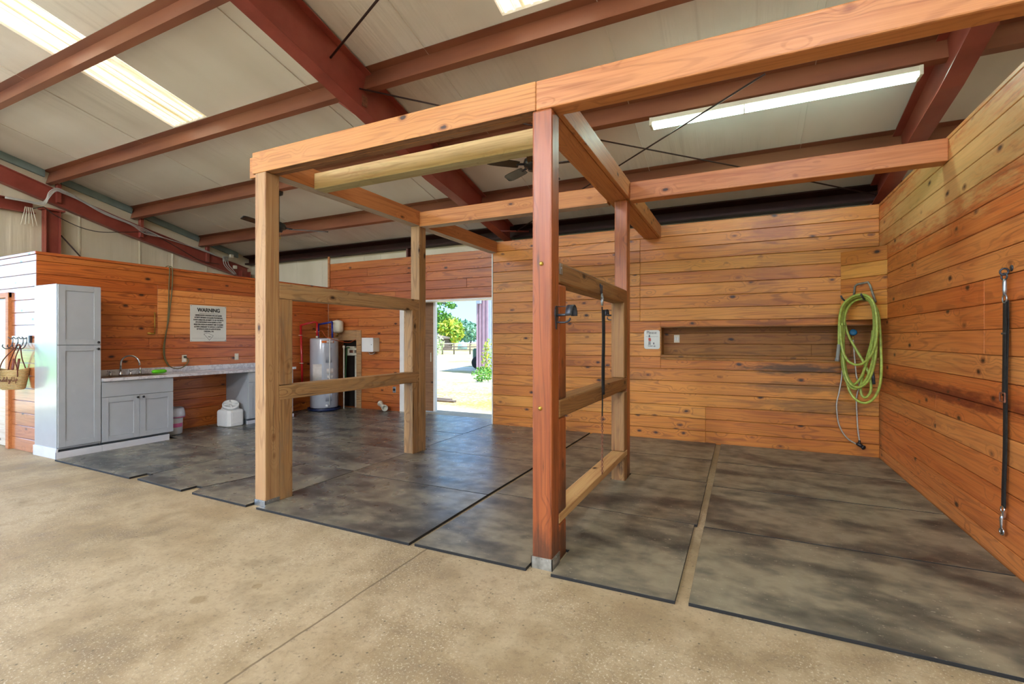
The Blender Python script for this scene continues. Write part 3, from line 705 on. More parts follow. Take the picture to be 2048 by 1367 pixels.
pFR = post(xr0, xr1, y0, y1, M['post_red'], 'worn red wooden post nearest the camera with brass bolts', [(0, .25, y1, y1 + .1375), (.315, .945, y1, y1 + .1375), (1.068, 1.836, y1, y1 + .1375)], M['post_red'], .014)
pBR = post(xr0, xr1, y2, y3, M['post_red'], 'worn red wooden post in front of the back board wall', [(0, .25, y2 - .1375, y2), (.315, .93, y2 - .1375, y2), (1.072, 1.866, y2 - .1375, y2)], M['rail_worn'], .012)
def base(p, x0, x1, ya, yb, mat, h=.055):
    m = MB(); m.box(x0 - .004, x1 + .004, ya - .004, ya + .001, 0, h); m.box(x1 - .001, x1 + .004, ya - .004, yb, 0, h); m.box(x0 - .004, x0 + .001, ya - .004, yb, 0, h)
    for k in range(3): m.lathe([(.005, 0), (.004, .003)], (x0 + .03 + .04 * k, ya - .004, h - .012), (0, -1, 0), 8)
    for k in range(3): m.lathe([(.005, 0), (.004, .003)], (x1 + .004, ya + .03 + .04 * k, h - .012), (1, 0, 0), 8)
    m.build('post_base', mat, p)
base(pFL, xl0, xl1, y0, y1, M['galv']); base(pFR, xr0, xr1, y0, y1, M['galv_dirty'], .075)
for p_, z in ((-1.16, 1.953), (-1.168, 1.028)):
    m = MB(); m.lathe([(.015, 0), (.015, .004), (.011, .005), (.011, .012), (.004, .013)], (p_, y0, z), (0, -1, 0), 6); m.build('bolt', M['brass'], pFR)
FR = 'rails of the hitching frame'
timber('wooden_rail', 'upper rail between the two left posts of the frame', 'rail', (xl0, xl1, y1, y2, 1.837, 1.98), 'y', M['pine_grey'], group=FR)
timber('wooden_rail', 'lower rail between the two left posts of the frame', 'rail', (xl0, xl1, y1, y2, .92, 1.05), 'y', M['pine_grey'], group=FR)
t = thing('wooden_rail', 'worn upper rail between the two red posts with a strap hung on it', 'rail', (-1.16, y1, 1.84), FR)
timber('beam', None, None, (xr0, xr1, y1, y2, 1.84, 1.985), 'y', M['rail_worn'], bev=.016, parent=t)
m = MB(); m.box(xr1 - .001, xr1 + .005, y1 + .002, y1 + .05, 1.9, 1.97, bev=.002); m.lathe([(.009, 0), (.007, .006)], (xr1 + .005, y1 + .02, 1.94), (1, 0, 0), 6); m.build('steel_bracket', M['galv'], t)
timber('wooden_rail', 'worn middle rail between the two red posts', 'rail', (xr0, xr1, y1, y2, .945, 1.07), 'y', M['rail_worn'], bev=.014, group=FR)
timber('wooden_rail', 'pale flat board low between the two red posts', 'rail', (xr0 - .0, xr1, y1, y2, .252, .313), 'y', M['rail_low'], group=FR)
GB = 'top beams of the hitching frame'
timber('wooden_beam', 'pale front beam on top of the frame between the two front posts', 'beam', (-3.955, -1.2015, y0, y0 + .069, ZB, ZT), 'x', M['beam_pale'], group=GB, extra=[(-4.09, -1.2015, y0 + .07, y1, ZB, ZT)], under=M['mould_under'])
timber('wooden_beam', 'orange front beam running from the red post to the right picture edge', 'beam', (-1.2005, 1.531, y0, y1, ZB, ZT), 'x', M['beam_orange'], group=GB, bev=.01)
timber('wooden_beam', 'left side beam from the front corner post to the back wall above the doorway', 'beam', (xl0, xl1, y1 + .001, YB - .002, ZB, ZT), 'y', M['beam_orange'], group=GB, under=M['weathered_under'])
timber('wooden_beam', 'thick right side beam from the red post to the back board wall', 'beam', (-1.262, -1.105, y1 + .001, YB - .002, ZB, ZT), 'y', M['beam_orange'], group=GB, extra=[(-1.302, -1.263, y1 + .001, YB - .002, ZB + .006, ZT), (-1.104, -1.065, y1 + .001, YB - .002, ZB + .006, ZT)])
timber('wooden_beam', 'back cross beam between the two rear posts of the frame', 'beam', (xl1 + .001, -1.303, y2, y3, 2.925, 3.115), 'x', M['beam_pale'], group=GB, under=M['weathered_under'])
timber('wooden_beam', 'orange cross beam from the rear red post to the right board wall', 'beam', (-1.064, 1.531, y2, y3, 2.925, 3.115), 'x', M['beam_orange'], group=GB, bev=.008)
timber('wooden_beam', 'greenish treated beam just behind the pale front beam', 'beam', (xl1 + .001, -1.303, 3.28, 3.42, 2.93, 3.085), 'x', M['pine_green'], group=GB, under=M['green_under'])

# ------------------------------------------------------------------ rubber mats
def mat(pts, label):
    m = MB(); m.prism(pts, .001, .021, 'z', bev=.002); m.bm.normal_update()
    for f in m.bm.faces: f.material_index = 0 if f.normal.z > .9 else 1
    tag(m.build('rubber_mat', [M['rubber'], M['rubber_edge']]), label, 'rubber mat', 'rubber floor mats')
def rect(a, b, c, d): return [(a, c), (b, c), (b, d), (a, d)]
mat([(-7.50, 2.735), (-5.83, 2.715), (-5.835, 2.88), (-5.765, 2.885), (-5.755, 3.907), (-7.49, 3.907)], 'black rubber mat in front of the tall cabinet, on the aisle edge')
mat([(-5.71, 2.73), (-4.895, 2.70), (-4.893, 2.84), (-4.80, 2.845), (-4.70, 3.2), (-4.62, 3.892), (-5.75, 3.892), (-5.752, 2.89), (-5.705, 2.88)], 'narrow rubber mat with a corner notch, on the aisle edge left of the pale post')
mat([(-4.72, 2.70), (-3.93, 2.69), (-3.93, 3.05), (-3.868, 3.05), (-3.868, 3.892), (-4.61, 3.892), (-4.68, 3.2), (-4.785, 2.84)], 'rubber mat whose front right corner ends at the pale front post')
mat([(-3.80, 2.695), (-2.145, 2.68), (-2.15, 3.822), (-3.858, 3.826), (-3.858, 3.06), (-3.765, 3.05), (-3.77, 2.75)], 'rubber mat on the aisle edge between the two front posts, left of the dark gap')
mat([(-2.105, 2.69), (-1.24, 2.70), (-1.24, 3.06), (-1.07, 3.06), (-1.07, 2.70), (-.335, 2.71), (-.335, 3.89), (-2.10, 3.898)], 'rubber mat notched around the red front post')
mat(rect(-.265, 1.525, 2.725, 3.872), 'large rubber mat on the aisle edge at the right, beside the right wall')
mat([(-7.49, 3.915), (-5.76, 3.915), (-5.76, 4.90), (-8.19, 4.90), (-8.19, 4.10), (-7.49, 4.10)], 'rubber mat in front of the sink cabinet')
mat(rect(-5.75, -3.87, 3.90, 4.906), 'rubber mat behind the pale front post, left of the frame')
mat([(-3.862, 3.834), (-2.15, 3.834), (-2.14, 5.075), (-3.765, 5.075), (-3.765, 4.79), (-3.862, 4.79)], 'rubber mat in the middle of the frame, with horseshoe scuffs')
mat([(-2.10, 3.905), (-.315, 3.898), (-.32, 5.076), (-1.08, 5.076), (-1.08, 4.785), (-1.235, 4.785), (-1.24, 5.076), (-2.09, 5.076)], 'rubber mat under the right rails of the frame')
mat(rect(-.262, 1.525, 3.885, 4.985), 'rubber mat second from the aisle beside the right wall')
mat(rect(-8.19, -5.735, 4.915, 6.11), 'rubber mat in front of the kneehole under the worktop')
mat(rect(-5.72, -3.87, 4.915, 6.11), 'rubber mat left of the post that stands before the doorway')
mat(rect(-3.862, -2.14, 5.083, 6.198), 'rubber mat just right of the post that stands before the doorway')
mat(rect(-2.09, -.325, 5.085, 6.04), 'rubber mat behind the rear red post')
mat(rect(-.258, 1.525, 5.0, 5.98), 'rubber mat third from the aisle beside the right wall, with rusty stains')
mat(rect(-8.19, -5.735, 6.125, 7.49), 'rubber mat under the water heater')
mat(rect(-5.72, -3.87, 6.125, 7.49), 'rubber mat in the open doorway')
mat(rect(-3.855, -2.14, 6.205, 7.045), 'rubber mat against the back wall beside the doorway')
mat(rect(-2.09, -.325, 6.055, 7.045), 'rubber mat against the back wall below the small white sign')
mat(rect(-.258, 1.525, 5.995, 7.045), 'rubber mat against the back wall below the green hose')

# ------------------------------------------------------------------ cabinets, worktop, sink
def shaker(m, x, ya, yb, za, zb, rail=.07, th=.02):
    """five-piece door, front facing +x at x"""
    m.box(x - th, x, ya, ya + rail, za, zb, bev=.0015); m.box(x - th, x, yb - rail, yb, za, zb, bev=.0015)
    m.box(x - th, x, ya + rail, yb - rail, za, za + rail, bev=.0015); m.box(x - th, x, ya + rail, yb - rail, zb - rail, zb, bev=.0015)
    m.box(x - th, x - .009, ya + rail - .002, yb - rail + .002, za + rail - .002, zb - rail + .002)
def knob(parent, x, y, z):
    m = MB(); m.lathe([(.006, 0), (.006, .012), (.014, .016), (.016, .024), (.011, .03), (.002, .031)], (x, y, z), (1, 0, 0), 14); m.build('knob', M['black'], parent)
XF = -7.6
t = thing('tall_cabinet', 'tall grey pantry cabinet at the aisle end of the left wall', 'cabinet', (-7.9, 3.015, 0))
m = MB(); m.box(XL + .003, XF - .022, 2.800, 3.228, .11, 2.15); m.mi = 1; m.box(XL + .003, XF - .02, 2.795, 2.800, .11, 2.152); m.build('body', [M['cab'], M['cab_side']], t)
m = MB(); m.box(XL + .003, -7.68, 2.80, 3.228, .0, .11); m.build('toe_recess', M['toe_in'], t)
m = MB(); m.box(XL + .003, -7.585, 2.778, 2.797, .0, .125, bev=.002); m.box(-7.604, -7.584, 2.778, 3.232, .0, .085, bev=.002); m.build('toe_kick', M['toe'], t)
for (za, zb, kz) in ((1.40, 2.145, 1.43), (.135, 1.393, 1.345)):
    m = MB(); shaker(m, XF, 2.803, 3.226, za, zb); d = m.build('door', M['cab'], t); knob(d, XF, 3.193, kz)
t = thing('sink_cabinet', 'low grey sink cabinet with two doors beside the tall cabinet', 'cabinet', (-7.9, 3.66, 0), 'base cabinets under the worktop')
m = MB(); m.box(XL + .003, XF - .022, 3.236, 4.09, .11, .913); m.build('body', M['cab'], t)
m = MB(); m.box(XL + .003, -7.68, 3.236, 4.07, .0, .11); m.build('toe_recess', M['toe_in'], t)
m = MB(); m.box(-7.604, -7.584, 3.234, 4.03, .0, .085, bev=.002); m.build('toe_kick', M['toe'], t)
m = MB(); m.box(XF - .02, XF, 3.239, 4.088, .705, .905, bev=.0015); m.build('drawer_front', M['cab'], t)
for ya, yb, ky in ((3.239, 3.662, 3.632), (3.666, 4.088, 3.70)):
    m = MB(); shaker(m, XF, ya, yb, .115, .699); d = m.build('door', M['cab'], t); knob(d, XF, ky, .668)
t = thing('drawer_cabinet', 'low grey cabinet at the far end of the worktop, half hidden by the pale post', 'cabinet', (-7.9, 5.70, 0), 'base cabinets under the worktop')
m = MB(); m.box(XL + .003, XF - .022, 5.255, 6.13, .11, .913); m.build('body', M['cab'], t)
m = MB(); m.box(XL + .003, -7.68, 5.27, 6.12, .021, .11); m.build('toe_recess', M['toe_in'], t)
m = MB(); m.box(-7.64, -7.62, 5.24, 6.16, .021, .08, bev=.002); m.build('toe_kick', M['toe'], t)
for ya, yb, ky in ((5.26, 5.69, 5.65), (5.695, 6.125, 5.74)):
    m = MB(); m.box(XF - .02, XF, ya, yb, .74, .905, bev=.0015); d = m.build('drawer_front', M['cab'], t)
    m = MB(); shaker(m, XF, ya, yb, .115, .733); d = m.build('door', M['cab'], t); knob(d, XF, ky, .69)
t = thing('worktop', 'white marbled laminate worktop along the left wall', 'worktop', (-7.9, 4.7, .915))
m = MB()
for r in sub_rect([(XL + .003, -7.565, 3.236, 6.165)], (-8.06, -7.66, 3.33, 3.98)): m.box(r[0], r[1], r[2], r[3], .9145, .955)
m.build('top', M['marble'], t)
m = MB(); m.box(XL + .003, XL + .022, 3.236, 6.165, .955, 1.035, bev=.003); m.build('backsplash', M['marble'], t)
t = thing('kitchen_sink', 'drop-in steel sink set into the worktop beside the tall cabinet', 'sink', (-7.86, 3.655, .95))
m = MB(); zs = .9595
for r in sub_rect([(-8.10, -7.63, 3.29, 4.02)], (-7.98, -7.69, 3.36, 3.95)): m.box(r[0], r[1], r[2], r[3], .9555, zs)
m.build('rim', M['stainless'], t)
m = MB(); b = (-7.985, -7.685, 3.355, 3.955)
m.box(b[0], b[0] + .004, b[2], b[3], .78, .956); m.box(b[1] - .004, b[1], b[2], b[3], .78, .956); m.box(b[0], b[1], b[2], b[2] + .004, .78, .956); m.box(b[0], b[1], b[3] - .004, b[3], .78, .956); m.box(b[0], b[1], b[2], b[3], .776, .78)
m.build('basin', M['stainless'], t)
t = thing('faucet', 'chrome gooseneck faucet with two handles at the sink', 'faucet', (-8.04, 3.64, .96))
pts = [(-8.04, 3.64, .96), (-8.04, 3.64, 1.12)] + [(-8.04 + .085 * (1 - math.cos(a)), 3.64 + .075 * (1 - math.cos(a)), 1.12 + .115 * math.sin(a)) for a in [PI * k / 12 for k in range(1, 12)]] + [(-7.868, 3.79, 1.095)]
m = MB(); m.tube(pts, .0125, 12); m.lathe([(.024, 0), (.022, .01), (.016, .03), (.014, .05)], (-8.04, 3.64, .96), (0, 0, 1), 16); m.build('spout', M['chrome'], t)
for yy in (3.52, 3.76):
    m = MB(); m.lathe([(.022, 0), (.019, .012), (.013, .03), (.012, .05), (.016, .055), (.012, .068), (.003, .07)], (-8.04, yy, .96), (0, 0, 1), 14); m.tube([(-8.04, yy, 1.02), (-8.00, yy + (.05 if yy > 3.6 else -.05), 1.028)], .006, 8); m.build('handle', M['chrome'], t)
m = MB(); m.lathe([(.02, 0), (.016, .02), (.013, .05), (.017, .07), (.012, .1), (.003, .105)], (-8.02, 3.87, .96), (0, 0, 1), 14); m.build('side_sprayer', M['chrome'], t)
m = MB(); m.lathe([(.004, 0), (.02, .004), (.028, .02), (.03, .06), (.03, .14), (.027, .18), (.018, .2), (.003, .204)], (-7.84, 3.935, .992), (-.15, 1, 0), 16)
tag(m.build('scrub_sponge', M['green']), 'bright green sponge lying on the worktop beside the faucet', 'sponge')
# pet-food container under the worktop
t = thing('feed_container', 'white plastic screw-lid container standing on the floor under the worktop', 'container', (-7.8, 5.07, .021))
m = MB(); xa, xb, ya, yb, c_ = -7.97, -7.63, 4.93, 5.21, .04
def octo(x0, x1, q0, q1, c): return [(x0 + c, q0), (x1 - c, q0), (x1, q0 + c), (x1, q1 - c), (x1 - c, q1), (x0 + c, q1), (x0, q1 - c), (x0, q0 + c)]
rr = []
for z, k in ((.022, .012), (.034, 0), (.26, 0), (.285, .01), (.295, .03)): rr.append([(x, y, z) for x, y in octo(xa + k, xb - k, ya + k, yb - k, c_)])
m.rings(rr)
for f in m.bm.faces: f.smooth = False
m.box(xb - .002, xb + .004, ya + .06, yb - .05, .07, .25, bev=.003); m.box(xa + .08, xb - .08, ya - .004, ya + .002, .06, .25, bev=.003)
m.build('body', M['white'], t)
ax = Vector((.45, -.22, .87)).normalized(); c0 = Vector((-7.84, 5.09, .24))
m = MB(); m.lathe([(.15, 0), (.135, .06), (.115, .11), (.112, .14)], c0, ax, 28); m.build('neck', M['white'], t)
m = MB(); m.lathe([(.122, .13), (.124, .16), (.118, .172), (.098, .172), (.094, .162), (.02, .160)], c0, ax, 28)
u_ = ax.orthogonal().normalized(); w_ = ax.cross(u_)
for k in range(4):
    d = u_ * math.cos(PI / 2 * k + .4) + w_ * math.sin(PI / 2 * k + .4); m.tube([c0 + ax * .166 + d * .005, c0 + ax * .166 + d * .095], .012, 6)
m.build('screw_lid', M['white'], t)
# rubbish bin
t = thing('waste_bin', 'white waste bin with a liner, tucked beside the sink cabinet', 'bin', (-7.9, 4.245, .021))
m = MB(); m.lathe([(.105, .022), (.118, .03), (.128, .32), (.13, .34)], (-7.9, 4.245, 0), (0, 0, 1), 28); m.build('bucket', M['white'], t)
m = MB(); m.lathe([(.136, .29), (.15, .27), (.155, .31), (.15, .36), (.135, .41), (.11, .425), (.1, .40)], (-7.9, 4.245, 0), (0, 0, 1), 28, caps=False); m.build('liner_bag', M['liner_bag'], t)
m = MB(); m.torus((-7.9, 4.245, .283), (0, 0, 1), .152, .007, 28, 6); m.build('drawstring', M['pink'], t)
m = MB()
m.rings([[(-7.9 + (r_) * math.cos(a), 4.245 + r_ * math.sin(a), z) for a in [-.9 + .2 * k for k in range(9)]] for r_, z in ((.1235, .13), (.1255, .19))], close=False, caps=False); m.build('printed_label', M['pink'], t)

# ------------------------------------------------------------------ lettering helper
def text(parent, s, mat, size, M4, name='lettering', ext=.0012, xscale=1., align='CENTER', bold=0.):
    """text lying in the local XY plane of M4 (4x4)"""
    cu = bpy.data.curves.new('txt', 'FONT'); cu.body = s; cu.size = size; cu.align_x = align; cu.align_y = 'CENTER'; cu.extrude = ext; cu.offset = bold
    ob = bpy.data.objects.new('txt', cu); COL.objects.link(ob)
    dg = bpy.context.evaluated_depsgraph_get(); me = bpy.data.meshes.new_from_object(ob.evaluated_get(dg))
    bpy.data.objects.remove(ob); bpy.data.curves.remove(cu)
    me.transform(Matrix.Diagonal((xscale, 1, 1, 1))); me.transform(M4); me.transform(Matrix.Translation(-WL[parent.name]))
    me.materials.clear(); me.materials.append(mat); me.name = name
    o = bpy.data.objects.new(name, me); COL.objects.link(o); o.parent = parent; WL[o.name] = WL[parent.name]; return o
def frameX(x, y, z):   # reads along +Y, faces +X
    return Matrix.Translation((x, y, z)) @ Matrix(((0, 0, 1, 0), (1, 0, 0, 0), (0, 1, 0, 0), (0, 0, 0, 1)))
def frameY(x, y, z):   # reads along +X, faces -Y
    return Matrix.Translation((x, y, z)) @ Matrix(((1, 0, 0, 0), (0, 0, -1, 0), (0, 1, 0, 0), (0, 0, 0, 1)))
# warning sign
sx = XL + .006; yc = 4.957; t = thing('warning_sign', 'square white metal WARNING sign screwed to the left wall', 'sign', (sx, yc, 1.43))
m = MB(); m.box(XL - .001, sx, 4.66, 5.253, 1.432, 2.037, bev=.002); m.build('plate', M['sign'], t)
fx = sx + .0012
text(t, 'WARNING', M['ink'], .087, frameX(fx, yc, 1.957), xscale=.88, bold=.0025)
lines = ['UNDER SOUTH CAROLINA LAW, AN EQUINE', 'ACTIVITY SPONSOR OR EQUINE PROFESSIONAL', 'IS NOT LIABLE FOR AN INJURY TO OR THE DEATH', 'OF A PARTICIPANT IN AN EQUINE ACTIVITY', 'RESULTING FROM AN INHERENT RISK OF EQUINE', 'ACTIVITY, PURSUANT TO ARTICLE 7, CHAPTER 9', 'OF TITLE 47, CODE OF LAWS OF SOUTH', 'CAROLINA, 1976']
for k, s_ in enumerate(lines): text(t, s_, M['ink'], .0335, frameX(fx, yc, 1.87 - .0385 * k), xscale=.64, bold=.0006)
for q in ((4.80, 5.115, 1.899, 1.904), (4.685, 4.90, 1.487, 1.489), (5.03, 5.23, 1.487, 1.489)):
    m = MB(); m.box(sx - .0004, sx + .0015, *q); m.build('rule_line', M['ink'], t)
m = MB()
em = [(4.875, 1.555), (4.905, 1.572), (4.955, 1.57), (4.985, 1.553), (5.03, 1.533), (5.0, 1.49), (4.965, 1.455), (4.93, 1.495), (4.90, 1.53)]
for a, b in zip(em, em[1:] + em[:1]): m.tube([(sx + .001, a[0], a[1]), (sx + .001, b[0], b[1])], .0018, 5)
m.build('state_outline', M['ink'], t)
text(t, 'H.C.', M['ink'], .03, frameX(fx, 4.972, 1.512), xscale=.9)
for yy in (4.675, 5.238):
    for zz in (1.447, 2.022):
        m = MB(); m.lathe([(.006, 0), (.004, .003)], (sx, yy, zz), (1, 0, 0), 8); m.build('screw', M['iron'], t)
# outlets on the left wall
def outletX(y, z, label):
    t = thing('wall_outlet', label, 'outlet', (XL, y, z), 'outlets above the worktop')
    m = MB(); m.box(XL - .001, XL + .006, y - .036, y + .036, z - .058, z + .058, bev=.003); m.build('cover_plate', M['cream'], t)
    m = MB()
    for dz in (-.024, .024): m.box(XL + .006, XL + .0085, y - .016, y + .016, z + dz - .014, z + dz + .014, bev=.004)
    m.build('socket', M['white'], t); return t
outletX(4.572, 1.158, 'cream wall outlet with the olive cord plugged in, below the sign')
outletX(5.442, 1.158, 'cream empty wall outlet near the pale post, above the worktop')
t = thing('extension_cord', 'olive extension cord hanging down the left wall to an outlet', 'cord', (XL + .02, 4.4, 1.0))
m = MB()
m.tube(smooth_pts([(XL - .05, 4.37, 2.612)] + [onX(u, v, XL + .02) for u, v in ((344, 535), (345, 560), (343, 590), (340, 615), (337, 640), (331, 670), (327, 695), (328, 712), (334, 727), (345, 735), (360, 736), (372, 729), (377, 720), (371, 713))], 6), .008, 8)
m.tube(smooth_pts([(XL - .05, 4.33, 2.612)] + [onX(u, v, XL + .016) for u, v in ((339, 534), (338, 570), (337, 610), (335, 645), (331, 675), (329, 700), (331, 718), (338, 730))], 6), .007, 8)
m.build('cable', M['cordo'], t)
m = MB(); m.box(XL + .007, XL + .04, 4.555, 4.59, 1.168, 1.198, bev=.006); m.build('plug', M['dark'], t)
t = thing('brass_latch', 'tall thin brass latch rod on the left wall, above the sink', 'latch', (XL, 4.14, 1.545))
m = MB(); m.tube([(XL + .02, 4.14, 1.55), (XL + .02, 4.14, 1.875)], .008, 8); m.lathe([(.012, 0), (.012, .01)], (XL + .02, 4.14, 1.87), (0, 0, 1), 10); m.build('rod', M['brass'], t)
m = MB(); m.tube([(XL + .018, 4.14, 1.556), (XL + .018, 4.06, 1.56)], .014, 8); m.lathe([(.02, 0), (.02, .01)], (XL, 4.07, 1.56), (1, 0, 0), 10); m.build('foot', M['brass'], t)

# ------------------------------------------------------------------ hook rail and straw bag on the end wall
t = thing('hook_rail', 'small white board with wire hooks on the end wall beside the tall cabinet', 'hook rail', (-8.6, YE, 1.42))
m = MB(); m.box(-8.84, -8.33, YE - .02, YE + .001, 1.425, 1.515, bev=.002); m.build('board', M['white_door'], t)
m = MB(); m.box(-8.345, -8.31, YE - .024, YE, 1.423, 1.517, bev=.002); m.build('end_band', M['iron'], t)
for xx in (-8.8, -8.65, -8.5, -8.4):
    m = MB(); m.tube(smooth_pts([(xx - .05, YE - .05, 1.50), (xx - .02, YE - .035, 1.475), (xx, YE - .022, 1.49), (xx, YE - .022, 1.43), (xx, YE - .05, 1.36), (xx, YE - .09, 1.345), (xx, YE - .12, 1.375), (xx, YE - .115, 1.4)], 5), .0055, 6); m.build('wire_hook', M['iron'], t)
t = thing('straw_bag', 'straw tote bag with brown leather straps hanging from the hook rail', 'bag', (-8.47, 2.685, .82))
BO, BW, BN = Vector((-8.47, 2.685, 0)), Vector((.72, .694, 0)), Vector((.694, -.72, 0))
def bg_(a, b, z): return BO + BW * a + BN * b + Vector((0, 0, z))
m = MB(); n = 36; rr = []
for z, hx, hy in ((.825, .0, .0), (.826, .105, .045), (.84, .12, .055), (.95, .14, .07), (1.03, .155, .08), (1.075, .162, .08), (1.078, .154, .073), (1.0, .145, .067)):
    rr.append([bg_(hx * (abs(math.cos(a)) ** .7) * (1 if math.cos(a) > 0 else -1), hy * (abs(math.sin(a)) ** .8) * (1 if math.sin(a) > 0 else -1), z + (.025 * math.cos(a) ** 2 if z > 1.01 else 0)) for a in [2 * PI * k / n for k in range(n)]])
m.rings(rr, caps=False); m.build('basket', M['straw'], t)
HK = Vector((-8.42, 2.72, 1.385))
for b in (-.07, .088):
    m = MB(); m.strip(smooth_pts([bg_(-.085, b, .99), bg_(-.085, b, 1.08), bg_(-.05, b * .8, 1.22), HK + Vector((-.012, -.01, -.002)), HK + Vector((.012, .01, 0)), bg_(.06, b * .8, 1.22), bg_(.09, b, 1.08), bg_(.09, b, .99)], 5), .016, .005, BN); m.build('strap', M['leather'], t)
for a in (-.02, .03):
    m = MB(); m.strip([bg_(a, .0, 1.0), bg_(a + .01, -.01, 1.1), bg_(a + .02, -.02, 1.22)], .025, .006, BW); m.build('tie_band', M['leather'], t)
m = MB()   # the handwritten words on the bag, as strokes
def stroke(pts, oa, oz, sc):
    m.tube(smooth_pts([bg_(oa + a * sc, .073 * max(.2, 1 - ((oa + a * sc) / .175) ** 4) + .006, oz + b * sc) for a, b in pts], 4), .0032, 5)
gx, gz, sc = -.12, .935, .033
G = [(.9, 1.6), (.5, 1.9), (.1, 1.4), (0, .6), (.3, 0), (.8, .1), (.95, .8), (.6, .8)]
I = [(1.2, .9), (1.25, .1), (1.5, .1), (1.7, .5)]
D = [(2.1, .8), (1.8, .7), (1.75, .1), (2.1, .1), (2.2, .9), (2.25, 1.8), (2.2, .2), (2.5, .1)]
Y = [(3.6, .8), (3.65, .2), (3.95, .2), (4.05, .9), (4.0, -.5), (3.7, -.9), (3.6, -.5), (4.2, .2)]
UU = [(4.6, 1.7), (4.55, .5), (4.8, .05), (5.2, .3), (5.25, 1.7)]
PP = [(5.7, .9), (5.65, -.8), (5.7, .7), (6.0, .9), (6.1, .4), (5.75, .15)]
for st in (G, I, D, [(a + .85, b) for a, b in D], Y, UU, PP): stroke(st, gx, gz, sc)
m.build('lettering', M['leather'], t)

# ------------------------------------------------------------------ water heater corner
hx, hy = -7.83, 7.0
hx, hy = -7.80, 7.03
t = thing('water_heater', 'tall grey electric water heater standing in the back left corner', 'water heater', (hx, hy, 0))
m = MB(); m.lathe([(.05, .08), (.262, .08), (.27, .095), (.272, 1.46), (.262, 1.485), (.2, 1.493), (.02, 1.495)], (hx, hy, 0), (0, 0, 1), 48); m.build('tank', M['tank'], t)
m = MB(); m.lathe([(.30, .022), (.325, .07), (.318, .07), (.29, .032), (.02, .032)], (hx, hy, 0), (0, 0, 1), 40); m.lathe([(.24, .032), (.24, .08), (.02, .08)], (hx, hy, 0), (0, 0, 1), 32); m.build('drain_pan', M['navy'], t)
def onTank(m, a0, a1, z0, z1, r=.2735, n=8, th=.006):
    a = [R(a0 + (a1 - a0) * k / n) for k in range(n + 1)]
    rs = [[(hx + rr_ * math.cos(q), hy + rr_ * math.sin(q), z) for q in a] for rr_, z in ((r - .004, z0), (r + th, z0), (r + th, z1), (r - .004, z1))]
    m.rings(rs, close=False, caps=False)
for za, zb in ((1.0, 1.3), (.22, .44)):
    m = MB(); onTank(m, -37, -12, za, zb, th=.01); onTank(m, -34, -15, za + .02, zb - .02, th=.014); m.build('access_panel', M['tank'], t)
m = MB(); onTank(m, -92, -52, .62, .97, th=.003); onTank(m, -33, -5, .78, .88, th=.003); onTank(m, -31, -7, .68, .74, th=.003); m.build('printed_label', M['label'], t)
m = MB(); onTank(m, -52, -2, 1.395, 1.44, th=.003); m.build('brand_band', M['labelor'], t)
m = MB(); onTank(m, -33, -6, 1.40, 1.435, th=.005); m.build('brand_plate', M['label'], t)
m = MB(); q = R(-32); c = Vector((hx + .272 * math.cos(q), hy + .272 * math.sin(q), .13)); ax = Vector((math.cos(q), math.sin(q), 0)); m.lathe([(.03, -.004), (.032, .004), (.014, .006), (.014, .03), (.02, .032), (.018, .045), (.004, .046)], c, ax, 16); m.build('drain_valve', M['white'], t)
m = MB(); q = R(-22); m.tube([(hx + .29 * math.cos(q), hy + .29 * math.sin(q), .14), (hx + .29 * math.cos(q), hy + .29 * math.sin(q), 1.47)], .01, 8); m.build('relief_pipe', M['white'], t)
rx = XL + .06
t = thing('hot_water_pipe', 'red plastic hot-water pipe bent over the water heater', 'pipe', (rx, 6.75, .45))
m = MB(); m.tube([(rx, 6.78, .3), (rx, 6.77, 1.0), (rx, 6.74, 1.755)], .022, 10); m.tube([(rx, 6.74, 1.755), (-8.0, 6.92, 1.82), (-7.95, 6.98, 1.82)], .02, 10); m.tube([(-7.95, 6.98, 1.82), (-7.95, 6.98, 1.5)], .02, 10); m.build('tubing', M['red_pex'], t)
for z, yy in ((.98, 6.77), (1.55, 6.748)):
    m = MB(); m.torus((rx, yy, z), (0, 0, 1), .026, .006, 14, 6); m.box(XL, rx, yy - .008, yy + .008, z - .006, z + .006); m.build('pipe_clip', M['cream'], t)
m = MB(); m.lathe([(.024, 0), (.024, .04)], (-7.95, 6.98, 1.497), (0, 0, 1), 12); m.build('pipe_fitting', M['cream'], t)
t = thing('cold_water_pipe', 'blue plastic cold-water pipe looped behind the water heater', 'pipe', (-8.1, 7.2, 1.3))
m = MB(); m.tube([(-8.12, 7.16, .9), (-8.12, 7.16, 1.78)], .022, 10); m.tube([(-8.12, 7.16, 1.78), (-7.72, 7.16, 1.83)], .02, 10); m.tube([(-7.72, 7.16, 1.83), (-7.68, 7.13, 1.5)], .019, 10); m.build('tubing', M['blue_pex'], t)
m = MB(); m.torus((-8.12, 7.16, 1.63), (0, 0, 1), .026, .006, 14, 6); m.box(XL, -8.12, 7.15, 7.166, 1.624, 1.636); m.build('pipe_clip', M['cream'], t)
m = MB(); m.tube(smooth_pts([(-7.9, 7.0, 1.497), (-7.87, 6.96, 1.62), (-7.75, 6.93, 1.64), (-7.68, 6.93, 1.56), (-7.6, 6.93, 1.505), (-7.5, 7.02, 1.46), (-7.42, 7.3, 1.40), (-7.40, 7.48, 1.46)], 5), .007, 8)
tag(m.build('power_whip', M['copper']), 'orange wire looping from the top of the water heater', 'wire')
t = thing('expansion_tank', 'small cream expansion tank on the wall above the water heater', 'tank', (-7.78, 7.34, 1.55))
